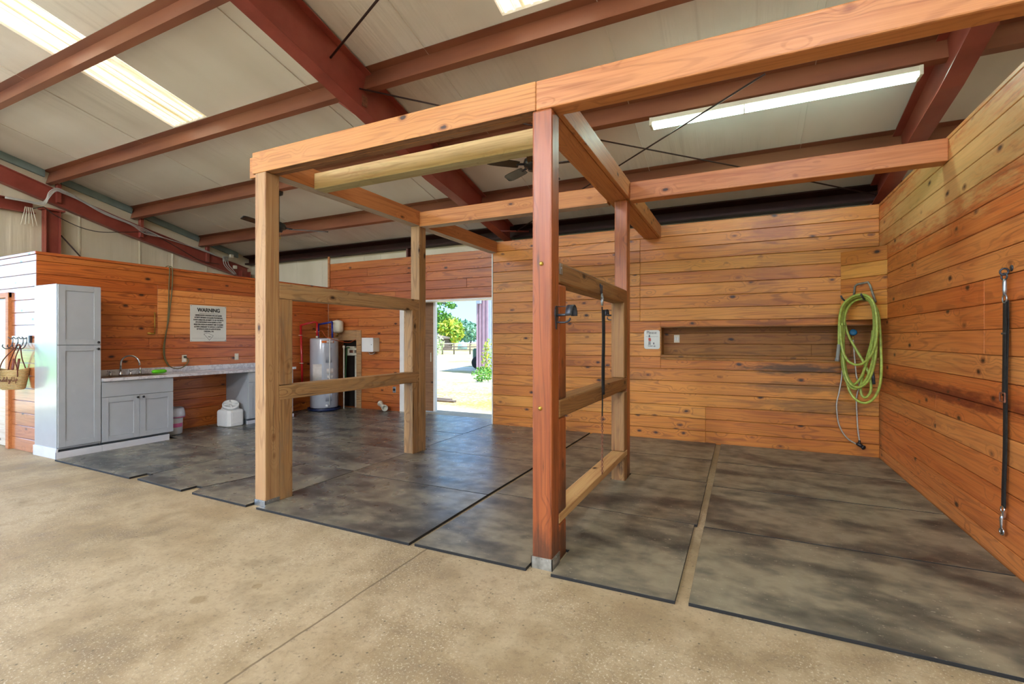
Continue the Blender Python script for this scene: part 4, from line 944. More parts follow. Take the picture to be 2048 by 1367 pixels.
m = MB(); m.lathe([(.02, 0), (.10, .02), (.118, .05), (.118, .22), (.1, .255), (.04, .275), (.015, .28)], (-7.78, 7.36, 1.6), (0, 0, 1), 28); m.build('vessel', M['cream'], t)
m = MB(); m.tube([(-7.78, 7.36, 1.602), (-7.78, 7.36, 1.55), (-7.9, 7.40, 1.54), (-7.9, 7.5, 1.54)], .012, 8); m.build('stem', M['brass'], t)
# recess with the valve box
t = thing('recess_frame', 'pale board frame around the pipe recess in the back wall', 'frame', (-7.5, YBL, 0))
m = MB(); m.box(-7.375, -7.24, YBL - .018, YBL, 0, 1.66, bev=.003); m.box(-8.0, -7.375, YBL - .018, YBL, 1.445, 1.66, bev=.003)
o = m.build('boards', M['pine_grey'], t)
t = thing('valve_box', 'white plumbing valve box in the wall recess beside the water heater', 'valve box', (-7.55, 7.6, 0))
m = MB(); m.box(-7.70, -7.47, 7.52, 7.58, 1.12, 1.32, bev=.006); m.box(-7.47, -7.30, 7.49, 7.52, 1.24, 1.285, bev=.004); m.box(-7.47, -7.30, 7.49, 7.52, 1.13, 1.175, bev=.004); m.build('box', M['cream'], t)
m = MB(); m.box(-7.60, -7.50, 7.515, 7.522, 1.18, 1.24); m.build('valve_pair', M['rust'], t)
m = MB(); m.tube([(-7.46, 7.57, .02), (-7.46, 7.57, 1.13)], .03, 12); m.build('drain_pipe', M['pvc'], t)
m = MB(); m.tube(smooth_pts([(-7.58, 7.5, 1.29), (-7.64, 7.48, 1.28), (-7.66, 7.49, 1.1), (-7.69, 7.5, .8), (-7.7, 7.5, .4)], 5), .012, 8); m.build('green_hose', flat('green_hose', '2f6a34', .4), t)
t = thing('white_standpipe', 'thin cream standpipe just right of the water heater', 'pipe', (-7.50, 7.28, 0))
m = MB(); m.tube([(-7.515, 7.28, .022), (-7.515, 7.28, 1.32)], .014, 10); m.build('pipe', M['pvc'], t)
m = MB(); m.lathe([(.025, 0), (.025, .04), (.016, .05)], (-7.515, 7.28, 1.29), (0, 0, 1), 12); m.build('cap', M['pvc'], t)
t = thing('control_box', 'white electrical box on the back wall beside the doorway', 'electrical box', (-6.99, YBL, 1.21))
m = MB(); m.box(-7.06, -6.76, 7.32, YBL + .003, 1.215, 1.50, bev=.006); m.build('housing', M['cream'], t)
m = MB(); m.box(-7.062, -6.758, 7.312, 7.322, 1.213, 1.502, bev=.004); c_ = m.build('cover', M['white'], t)
m = MB(); m.lathe([(.008, 0), (.006, .006)], (-6.80, 7.312, 1.36), (0, -1, 0), 10); m.build('lock', M['black'], c_)
m = MB(); m.tube(smooth_pts([(-6.95, 7.4, 1.216), (-6.93, 7.4, 1.17), (-6.87, 7.42, 1.165), (-6.84, 7.46, 1.2)], 4), .006, 6); m.build('wire', M['cable'], t)
t = thing('power_outlet', 'round black outlet in a steel plate low on the back wall by the doorway', 'outlet', (-6.37, YBL, .44))
m = MB(); m.box(-6.41, -6.33, YBL - .006, YBL + .001, .39, .51, bev=.003); m.build('cover_plate', M['galv'], t)
m = MB(); m.lathe([(.028, 0), (.028, .006), (.02, .004)], (-6.37, YBL - .006, .45), (0, -1, 0), 16); m.build('socket', M['black'], t)
t = thing('pvc_elbow', 'dirty white PVC pipe elbow coming out of the back wall at the floor', 'pipe', (-6.68, 7.45, .05))
m = MB(); m.tube([(-6.72, 7.5, .17), (-6.70, 7.46, .15), (-6.58, 7.40, .115), (-6.50, 7.36, .095)], .042, 14); m.lathe([(.055, 0), (.055, .06)], (-6.725, 7.499, .165), (.45, -.8, -.3), 18); m.build('elbow', M['pvc'], t)
m = MB(); ax = Vector((.75, -.62, -.12)).normalized(); m.lathe([(.052, 0), (.062, .012), (.062, .07), (.05, .073), (.044, .03), (.01, .028)], (-6.52, 7.375, .098), ax, 20); m.build('threaded_end', M['pvc'], t)

# ------------------------------------------------------------------ wash bay things
t = thing('please_sign', 'small white cartoon sign reading Please beside the niche', 'sign', (-1.197, YB, 1.32))
m = MB(); x0s, x1s, z0s, z1s, r_ = -1.309, -1.083, 1.327, 1.604, .03
pl = []
for cx_, cz_, a0 in ((x1s - r_, z1s - r_, 0), (x0s + r_, z1s - r_, 90), (x0s + r_, z0s + r_, 180), (x1s - r_, z0s + r_, 270)):
    pl += [(cx_ + r_ * math.cos(R(a0 + 15 * k)), cz_ + r_ * math.sin(R(a0 + 15 * k))) for k in range(7)]
m.prism(pl, YB - .006, YB + .001, 'y', bev=.0015); m.build('plate', M['sign'], t)
fy = YB - .0075
text(t, 'Please', M['inkgrey'], .062, frameY(-1.2, fy, 1.567), xscale=.95)
text(t, 'Clean up.', M['ink'], .03, frameY(-1.196, fy, 1.372))
m = MB(); m.prism([(-1.245, 1.49), (-1.215, 1.49), (-1.208, 1.45), (-1.222, 1.44), (-1.245, 1.45)], fy - .0008, fy + .001, 'y'); m.build('printed_coat', M['inkred'], t)
m = MB(); m.prism([(-1.24, 1.535), (-1.225, 1.535), (-1.223, 1.5), (-1.243, 1.5)], fy - .0008, fy + .001, 'y')
m.box(-1.243, -1.233, fy - .0008, fy + .001, 1.395, 1.44); m.box(-1.226, -1.217, fy - .0008, fy + .001, 1.395, 1.44); m.box(-1.25, -1.212, fy - .0008, fy + .001, 1.392, 1.398)
m.prism([(-1.178, 1.42), (-1.165, 1.425), (-1.16, 1.395), (-1.178, 1.395)], fy - .0008, fy + .001, 'y'); m.build('printed_figure', M['inkgrey'], t)
m = MB(); m.box(-1.285, -1.11, fy - .0006, fy + .001, 1.508, 1.511)
m.build('rule_line', M['inkgrey'], t)
t = thing('light_switch', 'cream double switch plate inside the niche beside the small sign', 'switch', (-.865, YB + .16, 1.42))
m = MB(); m.box(-.915, -.835, YB + .232, YB + .241, 1.42, 1.535, bev=.003); m.build('cover_plate', M['cream'], t)
for xx in (-.895, -.865): 
    m = MB(); m.box(xx - .008, xx + .012, YB + .226, YB + .234, 1.45, 1.505, bev=.002); m.build('rocker', M['white'], t)
# hose hanger and hose
YH = 0.
SN = Vector((-.355, -.396, 0)).normalized(); SP = Vector((1.132, 7.055, 0))
def hp(u, v, off=.04):
    """point at the given distance in front of the slanting corner boards"""
    r = _ray(u, v); o = Vector((0, 0, H)); return o + r * (((SP + SN * off) - o).dot(SN) / r.dot(SN))
t = thing('hose_hanger', 'grey metal hose hanger on the corner boards', 'hose hanger', tuple(hp(1722, 600, .0)))
m = MB()
m.tube([hp(1707, 596, .012), hp(1710, 572, .012), hp(1715, 568, .012), hp(1726, 566, .014), hp(1736, 564, .012), hp(1740, 570, .012), hp(1751, 604, .012)], .0125, 8)
m.tube([hp(1706, 599, .012), hp(1730, 599, .012), hp(1752, 603, .012)], .012, 8); m.build('back_bar', M['galv_dirty'], t)
for q in (((1702, 602, .03), (1692, 602, .12), (1685, 597, .19), (1682, 591, .20)), ((1732, 600, .03), (1728, 598, .12), (1724, 592, .19), (1722, 587, .20))):
    m = MB(); m.tube(smooth_pts([hp(*a) for a in q], 4), .01, 8); m.build('hook_arm', M['iron'], t)
t = thing('garden_hose', 'lime green hose coiled on the hanger in the right back corner', 'hose', tuple(hp(1720, 800, .05)))
m = MB(); hr = .0145
def loop(pts, dy=0.): m.tube(smooth_pts([hp(u, v, .09 - dy) for u, v in pts], 8), hr, 10)
TL = [(1681, 640), (1684, 620), (1692, 604), (1704, 594), (1720, 589), (1734, 592)]
loop([(1678, 690), (1678, 660), (1680, 630), (1686, 610), (1700, 596), (1718, 589), (1735, 592), (1747, 606), (1753, 632), (1754, 665), (1750, 692), (1740, 713), (1726, 726), (1711, 729), (1697, 722), (1687, 705), (1682, 680), (1681, 650)], -.08)
loop([(1681, 650), (1683, 625), (1692, 606), (1706, 596), (1722, 592), (1738, 598), (1749, 616), (1753, 645), (1753, 690), (1748, 730), (1738, 758), (1724, 772), (1710, 773), (1698, 764), (1690, 744), (1686, 715), (1684, 680), (1684, 645)], -.05)
loop([(1684, 645), (1687, 620), (1697, 602), (1712, 594), (1728, 594), (1742, 606), (1750, 630), (1751, 670), (1747, 712), (1738, 746), (1726, 767), (1712, 777), (1699, 771), (1689, 752), (1684, 722), (1682, 690)], -.02)
loop([(1682, 690), (1684, 650), (1690, 618), (1702, 600), (1720, 593), (1736, 599), (1746, 618), (1748, 655), (1744, 690), (1737, 715), (1729, 738), (1720, 757), (1708, 768), (1697, 757), (1690, 730), (1687, 690), (1688, 650)], .01)
loop([(1688, 650), (1690, 630), (1698, 612), (1712, 600), (1730, 598), (1746, 606), (1756, 626), (1760, 660), (1762, 700), (1763, 735), (1760, 768), (1752, 790), (1739, 803), (1725, 805), (1710, 797), (1699, 781), (1693, 758), (1690, 735)], .0)
loop([(1690, 735), (1687, 700), (1686, 660), (1688, 642), (1696, 668), (1706, 688), (1718, 708), (1729, 727), (1738, 748), (1742, 768), (1741, 783), (1734, 793), (1726, 793), (1722, 784), (1722, 770), (1727, 745), (1735, 712), (1743, 684), (1746, 660)], .04)
m.build('tubing', M['hose'], t)
m = MB(); a, b = hp(1678, 688, .17), hp(1674, 722, .17); m.tube([a, a.lerp(b, .8), a.lerp(b, .82), b], [.019, .019, .024, .024], 12); m.build('end_fitting', M['hose_end'], t)
m = MB(); a, b = hp(1745, 742, .05), hp(1748, 768, .05); m.tube([a, b], .016, 10); m.build('coupling', M['iron'], t)
t = thing('water_valve', 'blue-handled water valve in the niche behind the green hose', 'valve', tuple(onY(1706, 672, YB + .15)))
m = MB(); c = onY(1706, 665, YB + .06); m.lathe([(.004, 0), (.04, .004), (.042, .02), (.03, .03), (.01, .032)], c, (0, -1, .3), 18); m.build('handle', M['bluev'], t)
m = MB(); m.tube([onY(1706, 668, YB + .24), onY(1706, 668, YB + .07)], .014, 10); m.tube([onY(1706, 668, YB + .09), onY(1706, 680, YB + .07)], .011, 10); m.build('body', M['brass'], t)
ys_ = YB - .05
t = thing('supply_hose', 'thin braided steel water line running down below the green hose', 'water line', tuple(onY(1714, 880, ys_)), 'braided water lines')
m = MB(); m.tube(smooth_pts([onY(1706, 679, YB + .06), onY(1708, 700, YB + .02), onY(1711, 735, ys_ + .03), onY(1713, 752, ys_), onY(1717, 764, ys_), onY(1719, 772, ys_), onY(1715, 785, ys_), onY(1713, 800, ys_), onY(1714, 830, ys_), onY(1716, 860, ys_), onY(1719, 881, ys_)], 6), .0085, 8); m.build('line', M['braid'], t)
t = thing('supply_hose', 'thin braided steel water line curving out to the left of the coil', 'water line', tuple(onY(1690, 880, ys_)), 'braided water lines')
m = MB(); m.tube(smooth_pts([onY(1684, 740, ys_ + .02), onY(1683, 757, ys_), onY(1678, 785, ys_), onY(1673.5, 805, ys_), onY(1674, 825, ys_), onY(1677, 845, ys_), onY(1684, 862, ys_), onY(1696, 877, ys_), onY(1712, 887, ys_)], 6), .0085, 8); m.build('line', M['braid'], t)
t = thing('mixer_spigot', 'black water spigot low on the back wall in the corner', 'spigot', tuple(onY(1720, 893, YB)))
m = MB(); a, b = onY(1714, 886, YB - .05), onY(1727, 894, YB - .05); m.tube([a, b], .022, 12); m.tube([a.lerp(b, .5), a.lerp(b, .5) + Vector((0, .05, 0))], .014, 10); m.tube([onY(1719, 880, YB - .05), onY(1719, 889, YB - .05)], .013, 8); m.build('body', M['black'], t)
m = MB(); c = onY(1726, 894, YB - .05); m.lathe([(.026, 0), (.028, .012), (.02, .02), (.003, .021)], c, (.6, -.8, -.2), 14); m.build('handle', M['black'], t)

# cross tie on the right wall
xs = XR - .022
def pw(v, dy=0.): 
    p = onX(2006, v, xs); return Vector((xs, 3.965 + dy, p.z))
t = thing('cross_tie', 'black nylon tie strap with snaps hanging on the right board wall', 'tie strap', (xs, 3.965, .2), 'horse tie straps')
m = MB(); m.lathe([(.02, 0), (.02, .004), (.006, .006)], (XR, 3.95, 1.915), (-1, 0, 0), 12); m.torus((xs - .012, 3.955, 1.895), (0, 1, .2), .02, .006, 16, 6); m.torus((xs - .01, 3.96, 1.865), (1, .3, 0), .021, .005, 16, 6); m.build('eye_bolt', M['iron'], t)
m = MB(); m.tube([(xs - .01, 3.955, 1.85), (xs - .01, 3.955, 1.83), (xs - .01, 3.955, 1.78), (xs - .01, 3.955, 1.745)], [.006, .011, .011, .008], 10); m.torus((xs - .008, 3.96, 1.725), (1, 0, 0), .026, .005, 18, 6); m.build('snap_hook', M['galv'], t)
m = MB(); m.strip(smooth_pts([(xs, 3.958, 1.715), (xs + .004, 3.965, 1.55), (xs - .002, 3.962, 1.3), (xs, 3.972, 1.1), (xs + .004, 3.985, .8), (xs, 3.99, .55), (xs, 3.995, .40)], 6), .046, .006, (0, 1, 0)); m.strip(smooth_pts([(xs - .008, 3.957, 1.71), (xs - .008, 3.96, 1.5), (xs - .008, 3.964, 1.3), (xs - .008, 3.97, 1.11)], 4), .04, .005, (0, 1, 0)); m.build('webbing', M['strap'], t)
m = MB()
for z in (1.13, 1.075): m.box(xs - .018, xs - .01, 3.938, 4.006, z - .005, z + .005, bev=.003)
for yy in (3.94, 4.004): m.box(xs - .018, xs - .01, yy - .005, yy + .005, 1.075, 1.13, bev=.003)
m.build('buckle', M['rust'], t)
m = MB(); m.box(xs - .012, xs - .004, 3.94, 4.0, 1.50, 1.512, bev=.003); m.build('keeper', M['iron'], t)
m = MB(); m.torus((xs - .004, 3.995, .385), (1, 0, 0), .022, .005, 16, 6); m.tube([(xs - .006, 3.995, .36), (xs - .006, 3.998, .33), (xs - .006, 4.0, .29), (xs - .006, 4.0, .225)], [.009, .013, .01, .006], 10); m.torus((xs - .006, 4.0, .245), (1, .1, 0), .02, .006, 16, 6); m.box(xs - .014, xs + .002, 3.965, 3.985, .345, .385, bev=.003); m.build('panic_snap', M['chrome'], t)
# tie on the upper right rail
xt = xr1 + .018; yt = 3.885
t = thing('cross_tie', 'dark tie strap hanging from the worn upper rail between the red posts', 'tie strap', (xt, yt, .31), 'horse tie straps')
m = MB(); m.lathe([(.018, 0), (.018, .004), (.005, .006)], (xr1, yt, 1.925), (1, 0, 0), 12); m.tube([(xr1 + .012, yt - .02, 1.93), (xr1 + .012, yt - .022, 1.86), (xr1 + .014, yt, 1.85), (xr1 + .012, yt + .02, 1.86), (xr1 + .012, yt + .02, 1.93)], .005, 6); m.build('eye_bolt', M['iron'], t)
m = MB(); m.torus((xt, yt, 1.835), (1, 0, 0), .018, .006, 16, 6); m.tube([(xt, yt, 1.82), (xt, yt, 1.79), (xt, yt, 1.755)], [.012, .013, .008], 10); m.build('snap_hook', M['galv'], t)
m = MB(); m.strip(smooth_pts([(xt, yt, 1.745), (xt + .004, yt, 1.5), (xt - .002, yt + .004, 1.2), (xt + .002, yt, .95), (xt, yt, .82)], 5), .024, .007, (.5, -1, 0)); m.strip(smooth_pts([(xt + .012, yt + .01, 1.72), (xt + .014, yt + .012, 1.5), (xt + .01, yt + .012, 1.2), (xt + .012, yt + .01, 1.0)], 5), .02, .006, (.5, 1, 0)); m.build('webbing', M['strap'], t)
m = MB()
for k in range(26):
    z = .81 - .019 * k; m.torus((xt, yt, z), ((1, 0, 0) if k % 2 else (0, 1, 0)), .0085, .0032, 10, 5)
m.build('chain', M['rust'], t)
# bridle brackets
def bracket(loc, label, sgn):
    t = thing('bridle_bracket', label, 'bridle bracket', loc, 'bridle brackets on the red posts'); X0, Y0, Z0 = loc; sg = sgn
    m = MB(); pl = [(.028 * math.cos(a) * (1 if math.sin(a) > -.3 else .8), .062 * math.sin(a) - (.03 if math.sin(a) < -.95 else 0)) for a in [2 * PI * k / 20 for k in range(20)]]
    m.prism([(Y0 + a, Z0 + b) for a, b in pl], X0 - sg * .002, X0 + sg * .006, 'x'); m.build('back_plate', M['iron'], t)
    m = MB(); m.tube([(X0 + sg * .004, Y0, Z0 + .0), (X0 + sg * .10, Y0, Z0 + .004)], .008, 8); m.tube([(X0 + sg * .004, Y0, Z0 + .055), (X0 + sg * .10, Y0, Z0 + .055)], .003, 6)
    m.tube(smooth_pts([(X0 + sg * .004, Y0, Z0 - .045), (X0 + sg * .06, Y0, Z0 - .047), (X0 + sg * .09, Y0, Z0 - .035), (X0 + sg * .097, Y0, Z0 - .018)], 4), .006, 8); m.build('arm', M['iron'], t)
    m = MB(); rs = []
    for a in [PI * k / 12 for k in range(13)]:
        c, s_ = math.cos(a), math.sin(a); rs.append([(X0 + sg * .085, Y0 + .05 * c, Z0 - .005 + .062 * s_), (X0 + sg * .125, Y0 + .05 * c, Z0 - .005 + .062 * s_), (X0 + sg * .128, Y0 + .056 * c, Z0 - .005 + .07 * s_), (X0 + sg * .083, Y0 + .056 * c, Z0 - .005 + .07 * s_)])
    m.rings(rs); m.build('saddle', M['iron'], t)
bracket((xr1, 2.84, 1.625), 'grey iron bridle bracket on the right face of the near red post', 1)
bracket((xr0, 4.865, 1.72), 'grey iron bridle bracket on the left face of the rear red post', -.62)

# ------------------------------------------------------------------ tube light and fans
t = thing('tube_light', 'long twin-tube fluorescent light under the roof purlin at right', 'light fixture', (.26, 5.22, 3.79))
lx0, lx1, ly, lz = -.9, 1.43, 5.2, 3.85
m = MB(); m.box(lx0, lx1, ly - .055, ly + .075, lz - .05, lz, bev=.004); m.box(lx0, lx0 + .03, ly - .06, ly + .08, lz - .085, lz, bev=.003); m.box(lx1 - .03, lx1, ly - .06, ly + .08, lz - .085, lz, bev=.003); m.build('housing', M['fixt'], t)
for dy in (-.03, .05):
    m = MB(); m.tube([(lx0 + .03, ly + dy, lz - .071), (lx1 - .03, ly + dy, lz - .071)], .019, 14); m.build('tube', M['tube'], t)
m = MB(); m.tube([(lx0 + .7, ly + .085, lz - .1), (lx0 + 1.2, ly + .088, lz - .1)], .002, 5)
m = MB(); m.box(.02, .03, ly - .058, ly + .06, lz - .095, lz - .05); m.build('centre_clip', M['fixt'], t)
FANS = []
def fan(loc, hubz, label, ang, nb=5, R_=.56, bw=1.):
    x, y, z = loc
    t = thing('ceiling_fan', label, 'fan', (x, y, hubz), 'dark ceiling fans')
    m = MB(); m.lathe([(.02, 0), (.06, .02), (.065, .07), (.05, .075), (.01, .076)], (x, y, z - .075), (0, 0, 1), 20); m.build('canopy', M['dark'], t)
    m = MB(); m.tube([(x, y, z - .07), (x, y, hubz + .08)], .011, 10); m.build('downrod', M['dark'], t)
    m = MB(); m.lathe([(.01, -.07), (.05, -.068), (.06, -.03), (.10, -.02), (.11, .02), (.10, .06), (.05, .085), (.02, .1)], (x, y, hubz), (0, 0, 1), 28); m.build('motor', M['dark'], t)
    for k in range(nb):
        a = R(ang + 360 / nb * k); c, s_ = math.cos(a), math.sin(a); m = MB(); rs = []
        for r_, w in ((.17, .05 * bw), (.22, .062 * bw), (R_ - .15, .07 * bw), (R_ - .05, .066 * bw), (R_ - .012, .05 * bw), (R_, .03 * bw)):
            ring = []
            for q, dz in ((-1, -1), (1, 1)):
                ring.append((x + r_ * c - q * w * s_, y + r_ * s_ + q * w * c, hubz - .01 + dz * .016))
            ring += [(p[0], p[1], p[2] - .007) for p in ring[::-1]]; rs.append(ring)
        m.rings(rs)
        for f in m.bm.faces: f.smooth = False
        b = m.build('blade', M['dark'], t)
        m = MB(); m.tube([(x + .09 * c, y + .09 * s_, hubz + .0), (x + .2 * c, y + .2 * s_, hubz - .012)], .014, 6); m.build('blade_iron', M['black'], b)
    m = MB(); m.tube([(x + .03, y, hubz - .07), (x + .03, y, hubz - .16)], .002, 5); m.lathe([(.008, 0), (.008, .02)], (x + .03, y, hubz - .18), (0, 0, 1), 8); m.build('pull_chain', M['brass'], t)
fan((-6.78, 5.2, 3.86), 3.27, 'dark three-bladed ceiling fan on a long rod behind the pale front post', 42, 3, .74, .8)
fan((-2.3, 5.2, 3.86), 3.58, 'dark five-bladed ceiling fan on a short rod behind the near red post', 78)

# ------------------------------------------------------------------ outside the doorway
def foliage(m, c, rx, ry, rz_, n, size, seed):
    rnd = random.Random(seed)
    for _ in range(n):
        while True:
            p = Vector((rnd.uniform(-1, 1), rnd.uniform(-1, 1), rnd.uniform(-1, 1)))
            if .3 < p.length < 1: break
        q = Vector((c[0] + p.x * rx, c[1] + p.y * ry, c[2] + p.z * rz_))
        a = Vector((rnd.gauss(0, 1), rnd.gauss(0, 1), rnd.gauss(0, 1))).normalized(); b = a.orthogonal().normalized(); s_ = size * rnd.uniform(.6, 1.3)
        v = [m.bm.verts.new(q + d) for d in (a * s_, b * s_ * .45, -a * s_, -b * s_ * .45)]; m.bm.faces.new(v)
def tree(u, d, h, w, leaf, label, n=700, size=.3, seed=1, zc=None, name='tree', trunk=True, group='trees beyond the paddock', cat='tree'):
    b = atD(u, 678, d); b.z = -.05; t = thing(name, label, cat, tuple(b), group)
    if trunk:
        m = MB(); m.tube([b, b + Vector((.05 * h, 0, h * .5)), b + Vector((0, 0, h * .75))], [w * .06, w * .045, w * .02], 8); m.build('trunk', M['bark'], t)
    m = MB(); foliage(m, (b.x, b.y, h * (.58 if trunk else .47)), w, w, h * (.42 if trunk else .53), n, size, seed); m.build('crown', leaf, t)
tree(856, 92, 6.6, 3.6, M['leaf'], 'dark green tree at the left edge of the doorway view', seed=1, size=.5)
tree(880, 78, 5.6, 2.6, M['leaf'], 'green tree with an orange-tinged top, second from the left in the doorway', seed=2, size=.45)
tree(902, 68, 4.6, 1.9, M['leafy'], 'yellow-green tree in the middle of the doorway view', seed=3, size=.4)
tree(922, 100, 5.6, 3.6, M['leafb'], 'hazy blue-green tree right of the yellow-green one', seed=4, size=.5)
tree(941, 122, 5.7, 3.2, M['leafb'], 'hazy blue-green tree just left of the mauve building', seed=5, size=.5)
# overhanging branch of a nearer tree
b = atD(838, 678, 24); b.z = -.05; t = thing('branching_tree', 'near tree whose leafy branches hang into the top left of the doorway', 'tree', tuple(b))
m = MB(); m.tube([b, b + Vector((.1, 0, 2.)), b + Vector((.2, 0, 5.4))], [.2, .16, .08], 8)
for (u, v) in ((905, 612), (900, 634), (890, 604)): m.tube(smooth_pts([b + Vector((.15, 0, 3.6)), atD(860, v - 14, 24), atD(u, v, 24)], 3), .03, 6)
m.build('trunk', M['bark'], t)
m = MB()
for k, (u, v, rr_) in enumerate(((868, 605, .6), (880, 601, .45), (893, 606, .4), (905, 612, .25), (870, 620, .5), (884, 628, .4), (896, 634, .35), (866, 634, .5), (878, 638, .3))): foliage(m, atD(u, v, 24), rr_, rr_, rr_ * .5, 60, .09, 40 + k)
foliage(m, b + Vector((-.6, 0, 4.6)), 1.6, 1.6, 1.6, 500, .12, 77)
m.build('leaves', M['leaf'], t)
tree(866, 40, 2.1, 1.0, M['leafp'], 'pale grey-green bush by the paddock fence at the left of the doorway', n=500, size=.12, seed=8, name='bush', trunk=False, group=None, cat='bush')
# paddock fence
D_ = 47; fl = thing('paddock_fence', 'grey post-and-rail paddock fence far beyond the doorway', 'fence', tuple(atD(900, 678, D_).xy) + (-.05,))
fa, fb = atD(835, 678, D_), atD(985, 678, D_); dirv = (fb - fa).normalized()
for k in range(4):
    u = (869, 885, 908, 940)[k]; p = atD(u, 678, D_); m = MB(); m.tube([(p.x, p.y, -.06), (p.x, p.y, 1.1)], .07, 8); m.build('fence_post', M['fence'], fl)
for z, mt in ((1.02, 'fencew'), (.72, 'fence'), (.42, 'fence')):
    m = MB(); m.tube([(fa.x, fa.y, z), (fb.x, fb.y, z)], .055, 6); m.build('fence_rail', M[mt], fl)
# far shed and tarpaulin
b = atD(878, 678, 66); t = thing('far_shed', 'low grey shed roof beyond the paddock at the left of the doorway', 'shed', (b.x, b.y, -.05))
m = MB(); m.prism([(b.x - 3, 1.7), (b.x + 1.2, 1.55), (b.x + 1.2, 1.75), (b.x - 2.2, 2.5), (b.x - 3, 2.3)], b.y - 1, b.y + 2, 'y'); m.build('roof', M['shed'], t)
m = MB(); m.box(b.x - 2.8, b.x + .9, b.y - .8, b.y + 1.8, -.05, 1.7); m.build('walls', M['fence'], t)
b = atD(925, 678, 72); m = MB(); m.lathe([(.75, 0), (.72, .5), (.5, .95), (.2, 1.15), (.02, 1.2)], (b.x, b.y, -.05), (0, 0, 1), 20)
tag(m.build('covered_trailer', M['cyan']), 'pale blue rounded cover behind the paddock fence', 'cover')
# mauve metal building
d0 = 20.5; a = atD(953, 678, d0); t = thing('metal_building', 'mauve ribbed metal building at the right of the doorway view', 'building', (a.x, a.y, -.05))
a2 = atD(974, 678, d0 - .1); dr = (a2 - a); dr.z = 0; dr.normalize(); ln = (a2 - a).length
m = MB(); bk = Vector((-dr.y, dr.x, 0))
def quadbox(m, p, q, n_, th, z0, z1):
    v = [p, q, q + n_ * th, p + n_ * th]; lo = [(w.x, w.y) for w in v]; m.prism(lo, z0, z1, 'z')
quadbox(m, a, a2, bk, 6., -.05, 5.2)
for f in (.02, .3, .62, .98): quadbox(m, a + dr * ln * f - bk * .05, a + dr * (ln * f + .07) - bk * .05, bk, .06, -.05, 5.2)
m.build('corner_siding', M['mauve'], t)
m = MB(); a3 = atD(1010, 678, d0 + 1.2); quadbox(m, a2 + bk * .02, a3, bk, 5., -.05, 5.2)
d3 = (a3 - a2); l3 = d3.length; d3.normalize()
for k in range(6): quadbox(m, a2 + d3 * (.15 * k + .08), a2 + d3 * (.15 * k + .12), -bk, .03, -.05, 5.2)
m.build('side_siding', M['greyblue'], t)
c = atD(957, 605, d0 - .15); m = MB(); m.box(c.x - .08, c.x + .14, c.y - .1, c.y + .05, c.z - .05, c.z + .25, bev=.02); m.build('wall_lamp', M['greyblue'], t)
# tractor behind the corner
b = atD(952, 678, 24); t = thing('small_tractor', 'dark green tractor partly hidden behind the mauve building', 'tractor', (b.x, b.y, -.05))
m = MB(); m.box(b.x - .25, b.x + 1.1, b.y + .0, b.y + .8, .35, 1.0, bev=.08); m.build('body', M['tractor'], t)
m = MB(); wa = Vector((RT.x * .2 - FW.x, RT.y * .2 - FW.y, 0)); m.lathe([(.1, -.1), (.30, -.1), (.34, -.06), (.34, .06), (.30, .1), (.1, .1)], (b.x + .2, b.y - .12, .29), wa, 28); m.build('wheel', M['tyre'], t)
m = MB(); m.lathe([(.14, .1), (.1, .12), (.02, .12)], (b.x + .2, b.y - .12, .29), wa, 18); m.build('wheel_hub', M['tractor'], t)
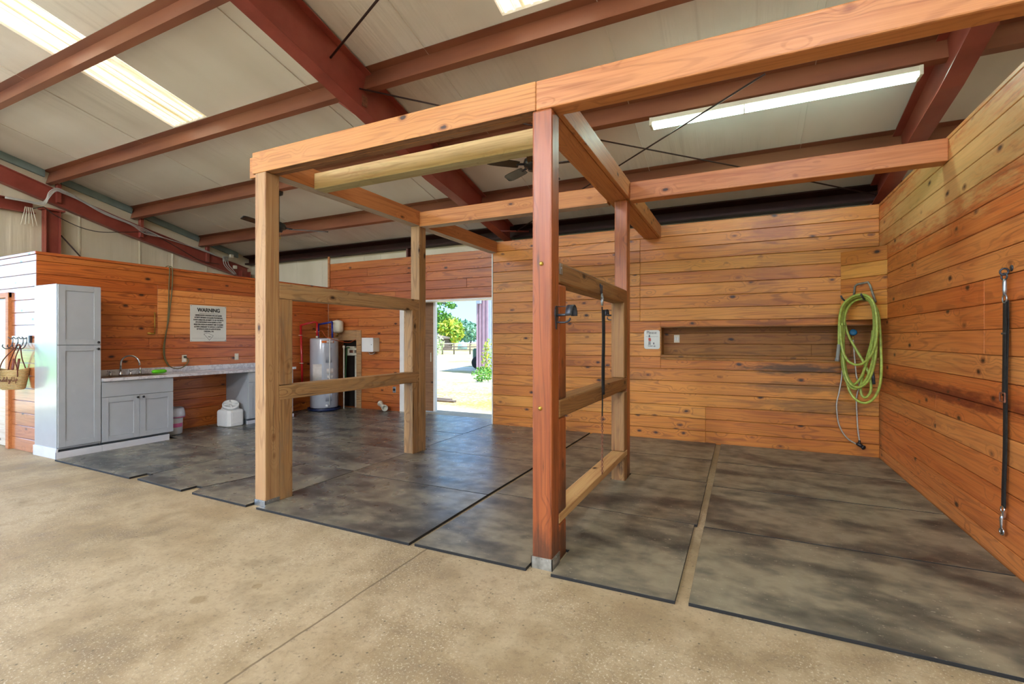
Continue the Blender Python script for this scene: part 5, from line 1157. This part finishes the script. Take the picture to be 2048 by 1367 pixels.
# shrubs beside the building
tree(979, 17.8, 1.5, .32, M['leafy'], 'yellow-green shrub at the foot of the mauve building', n=420, size=.055, seed=9, name='shrub', trunk=False, group=None, cat='shrub')
tree(965, 16.6, .5, .4, M['leaf'], 'low green weeds at the foot of the mauve building', n=260, size=.06, seed=10, name='weeds', trunk=False, group=None, cat='weeds')
for k, (u, v, L_) in enumerate(((881, 799, .32), (884, 802.5, .38))):
    p = onF(u, v, -.05); m = MB(); m.box(p.x - L_, p.x + L_, p.y - .06, p.y + .06, -.05, -.005, bev=.008)
    tag(m.build('loose_board', M['fence']), ('weathered board lying outside the door, the farther of the two', 'weathered board lying outside the door, the nearer of the two')[k], 'board', 'boards lying outside the door')

# ------------------------------------------------------------------ light
w = bpy.data.worlds.new('world'); S.world = w; w.use_nodes = True; nt = w.node_tree; nt.nodes.clear()
o = nt.nodes.new('ShaderNodeOutputWorld'); bg = nt.nodes.new('ShaderNodeBackground'); nt.links.new(bg.outputs[0], o.inputs[0])
tc = nt.nodes.new('ShaderNodeTexCoord'); sp = nt.nodes.new('ShaderNodeSeparateXYZ'); nt.links.new(tc.outputs['Generated'], sp.inputs[0])
rp = nt.nodes.new('ShaderNodeValToRGB'); nt.links.new(sp.outputs[2], rp.inputs[0])
e = rp.color_ramp.elements; e[0].position = 0.; e[0].color = hexc('a8cdfc'); e[1].position = 1.; e[1].color = hexc('78a8e6')
q = e.new(.12); q.color = hexc('98c4fa'); q = e.new(.4); q.color = hexc('9cc6f4')
mr = nt.nodes.new('ShaderNodeMapRange'); nt.links.new(sp.outputs[0], mr.inputs[0]); mr.interpolation_type = 'SMOOTHSTEP'
for i_, v_ in enumerate((-.6, -.97, .6, 1.35)): mr.inputs[i_ + 1].default_value = v_
nt.links.new(rp.outputs[0], bg.inputs[0]); nt.links.new(mr.outputs[0], bg.inputs[1])
sl = bpy.data.lights.new('sun', 'SUN'); sl.energy = 2.4; sl.angle = R(.6); sl.color = (1, .97, .93); so = bpy.data.objects.new('sun', sl); COL.objects.link(so)
so.rotation_euler = Vector((-.5, .16, -1)).to_track_quat('-Z', 'Y').to_euler()

S.view_settings.view_transform = 'Standard'; S.view_settings.look = 'None'; S.view_settings.gamma = 1; S.view_settings.use_curve_mapping = False
S.view_settings.exposure = 2.0
S.cycles.max_bounces = 10; S.cycles.diffuse_bounces = 6; S.cycles.glossy_bounces = 4; S.cycles.sample_clamp_indirect = 8
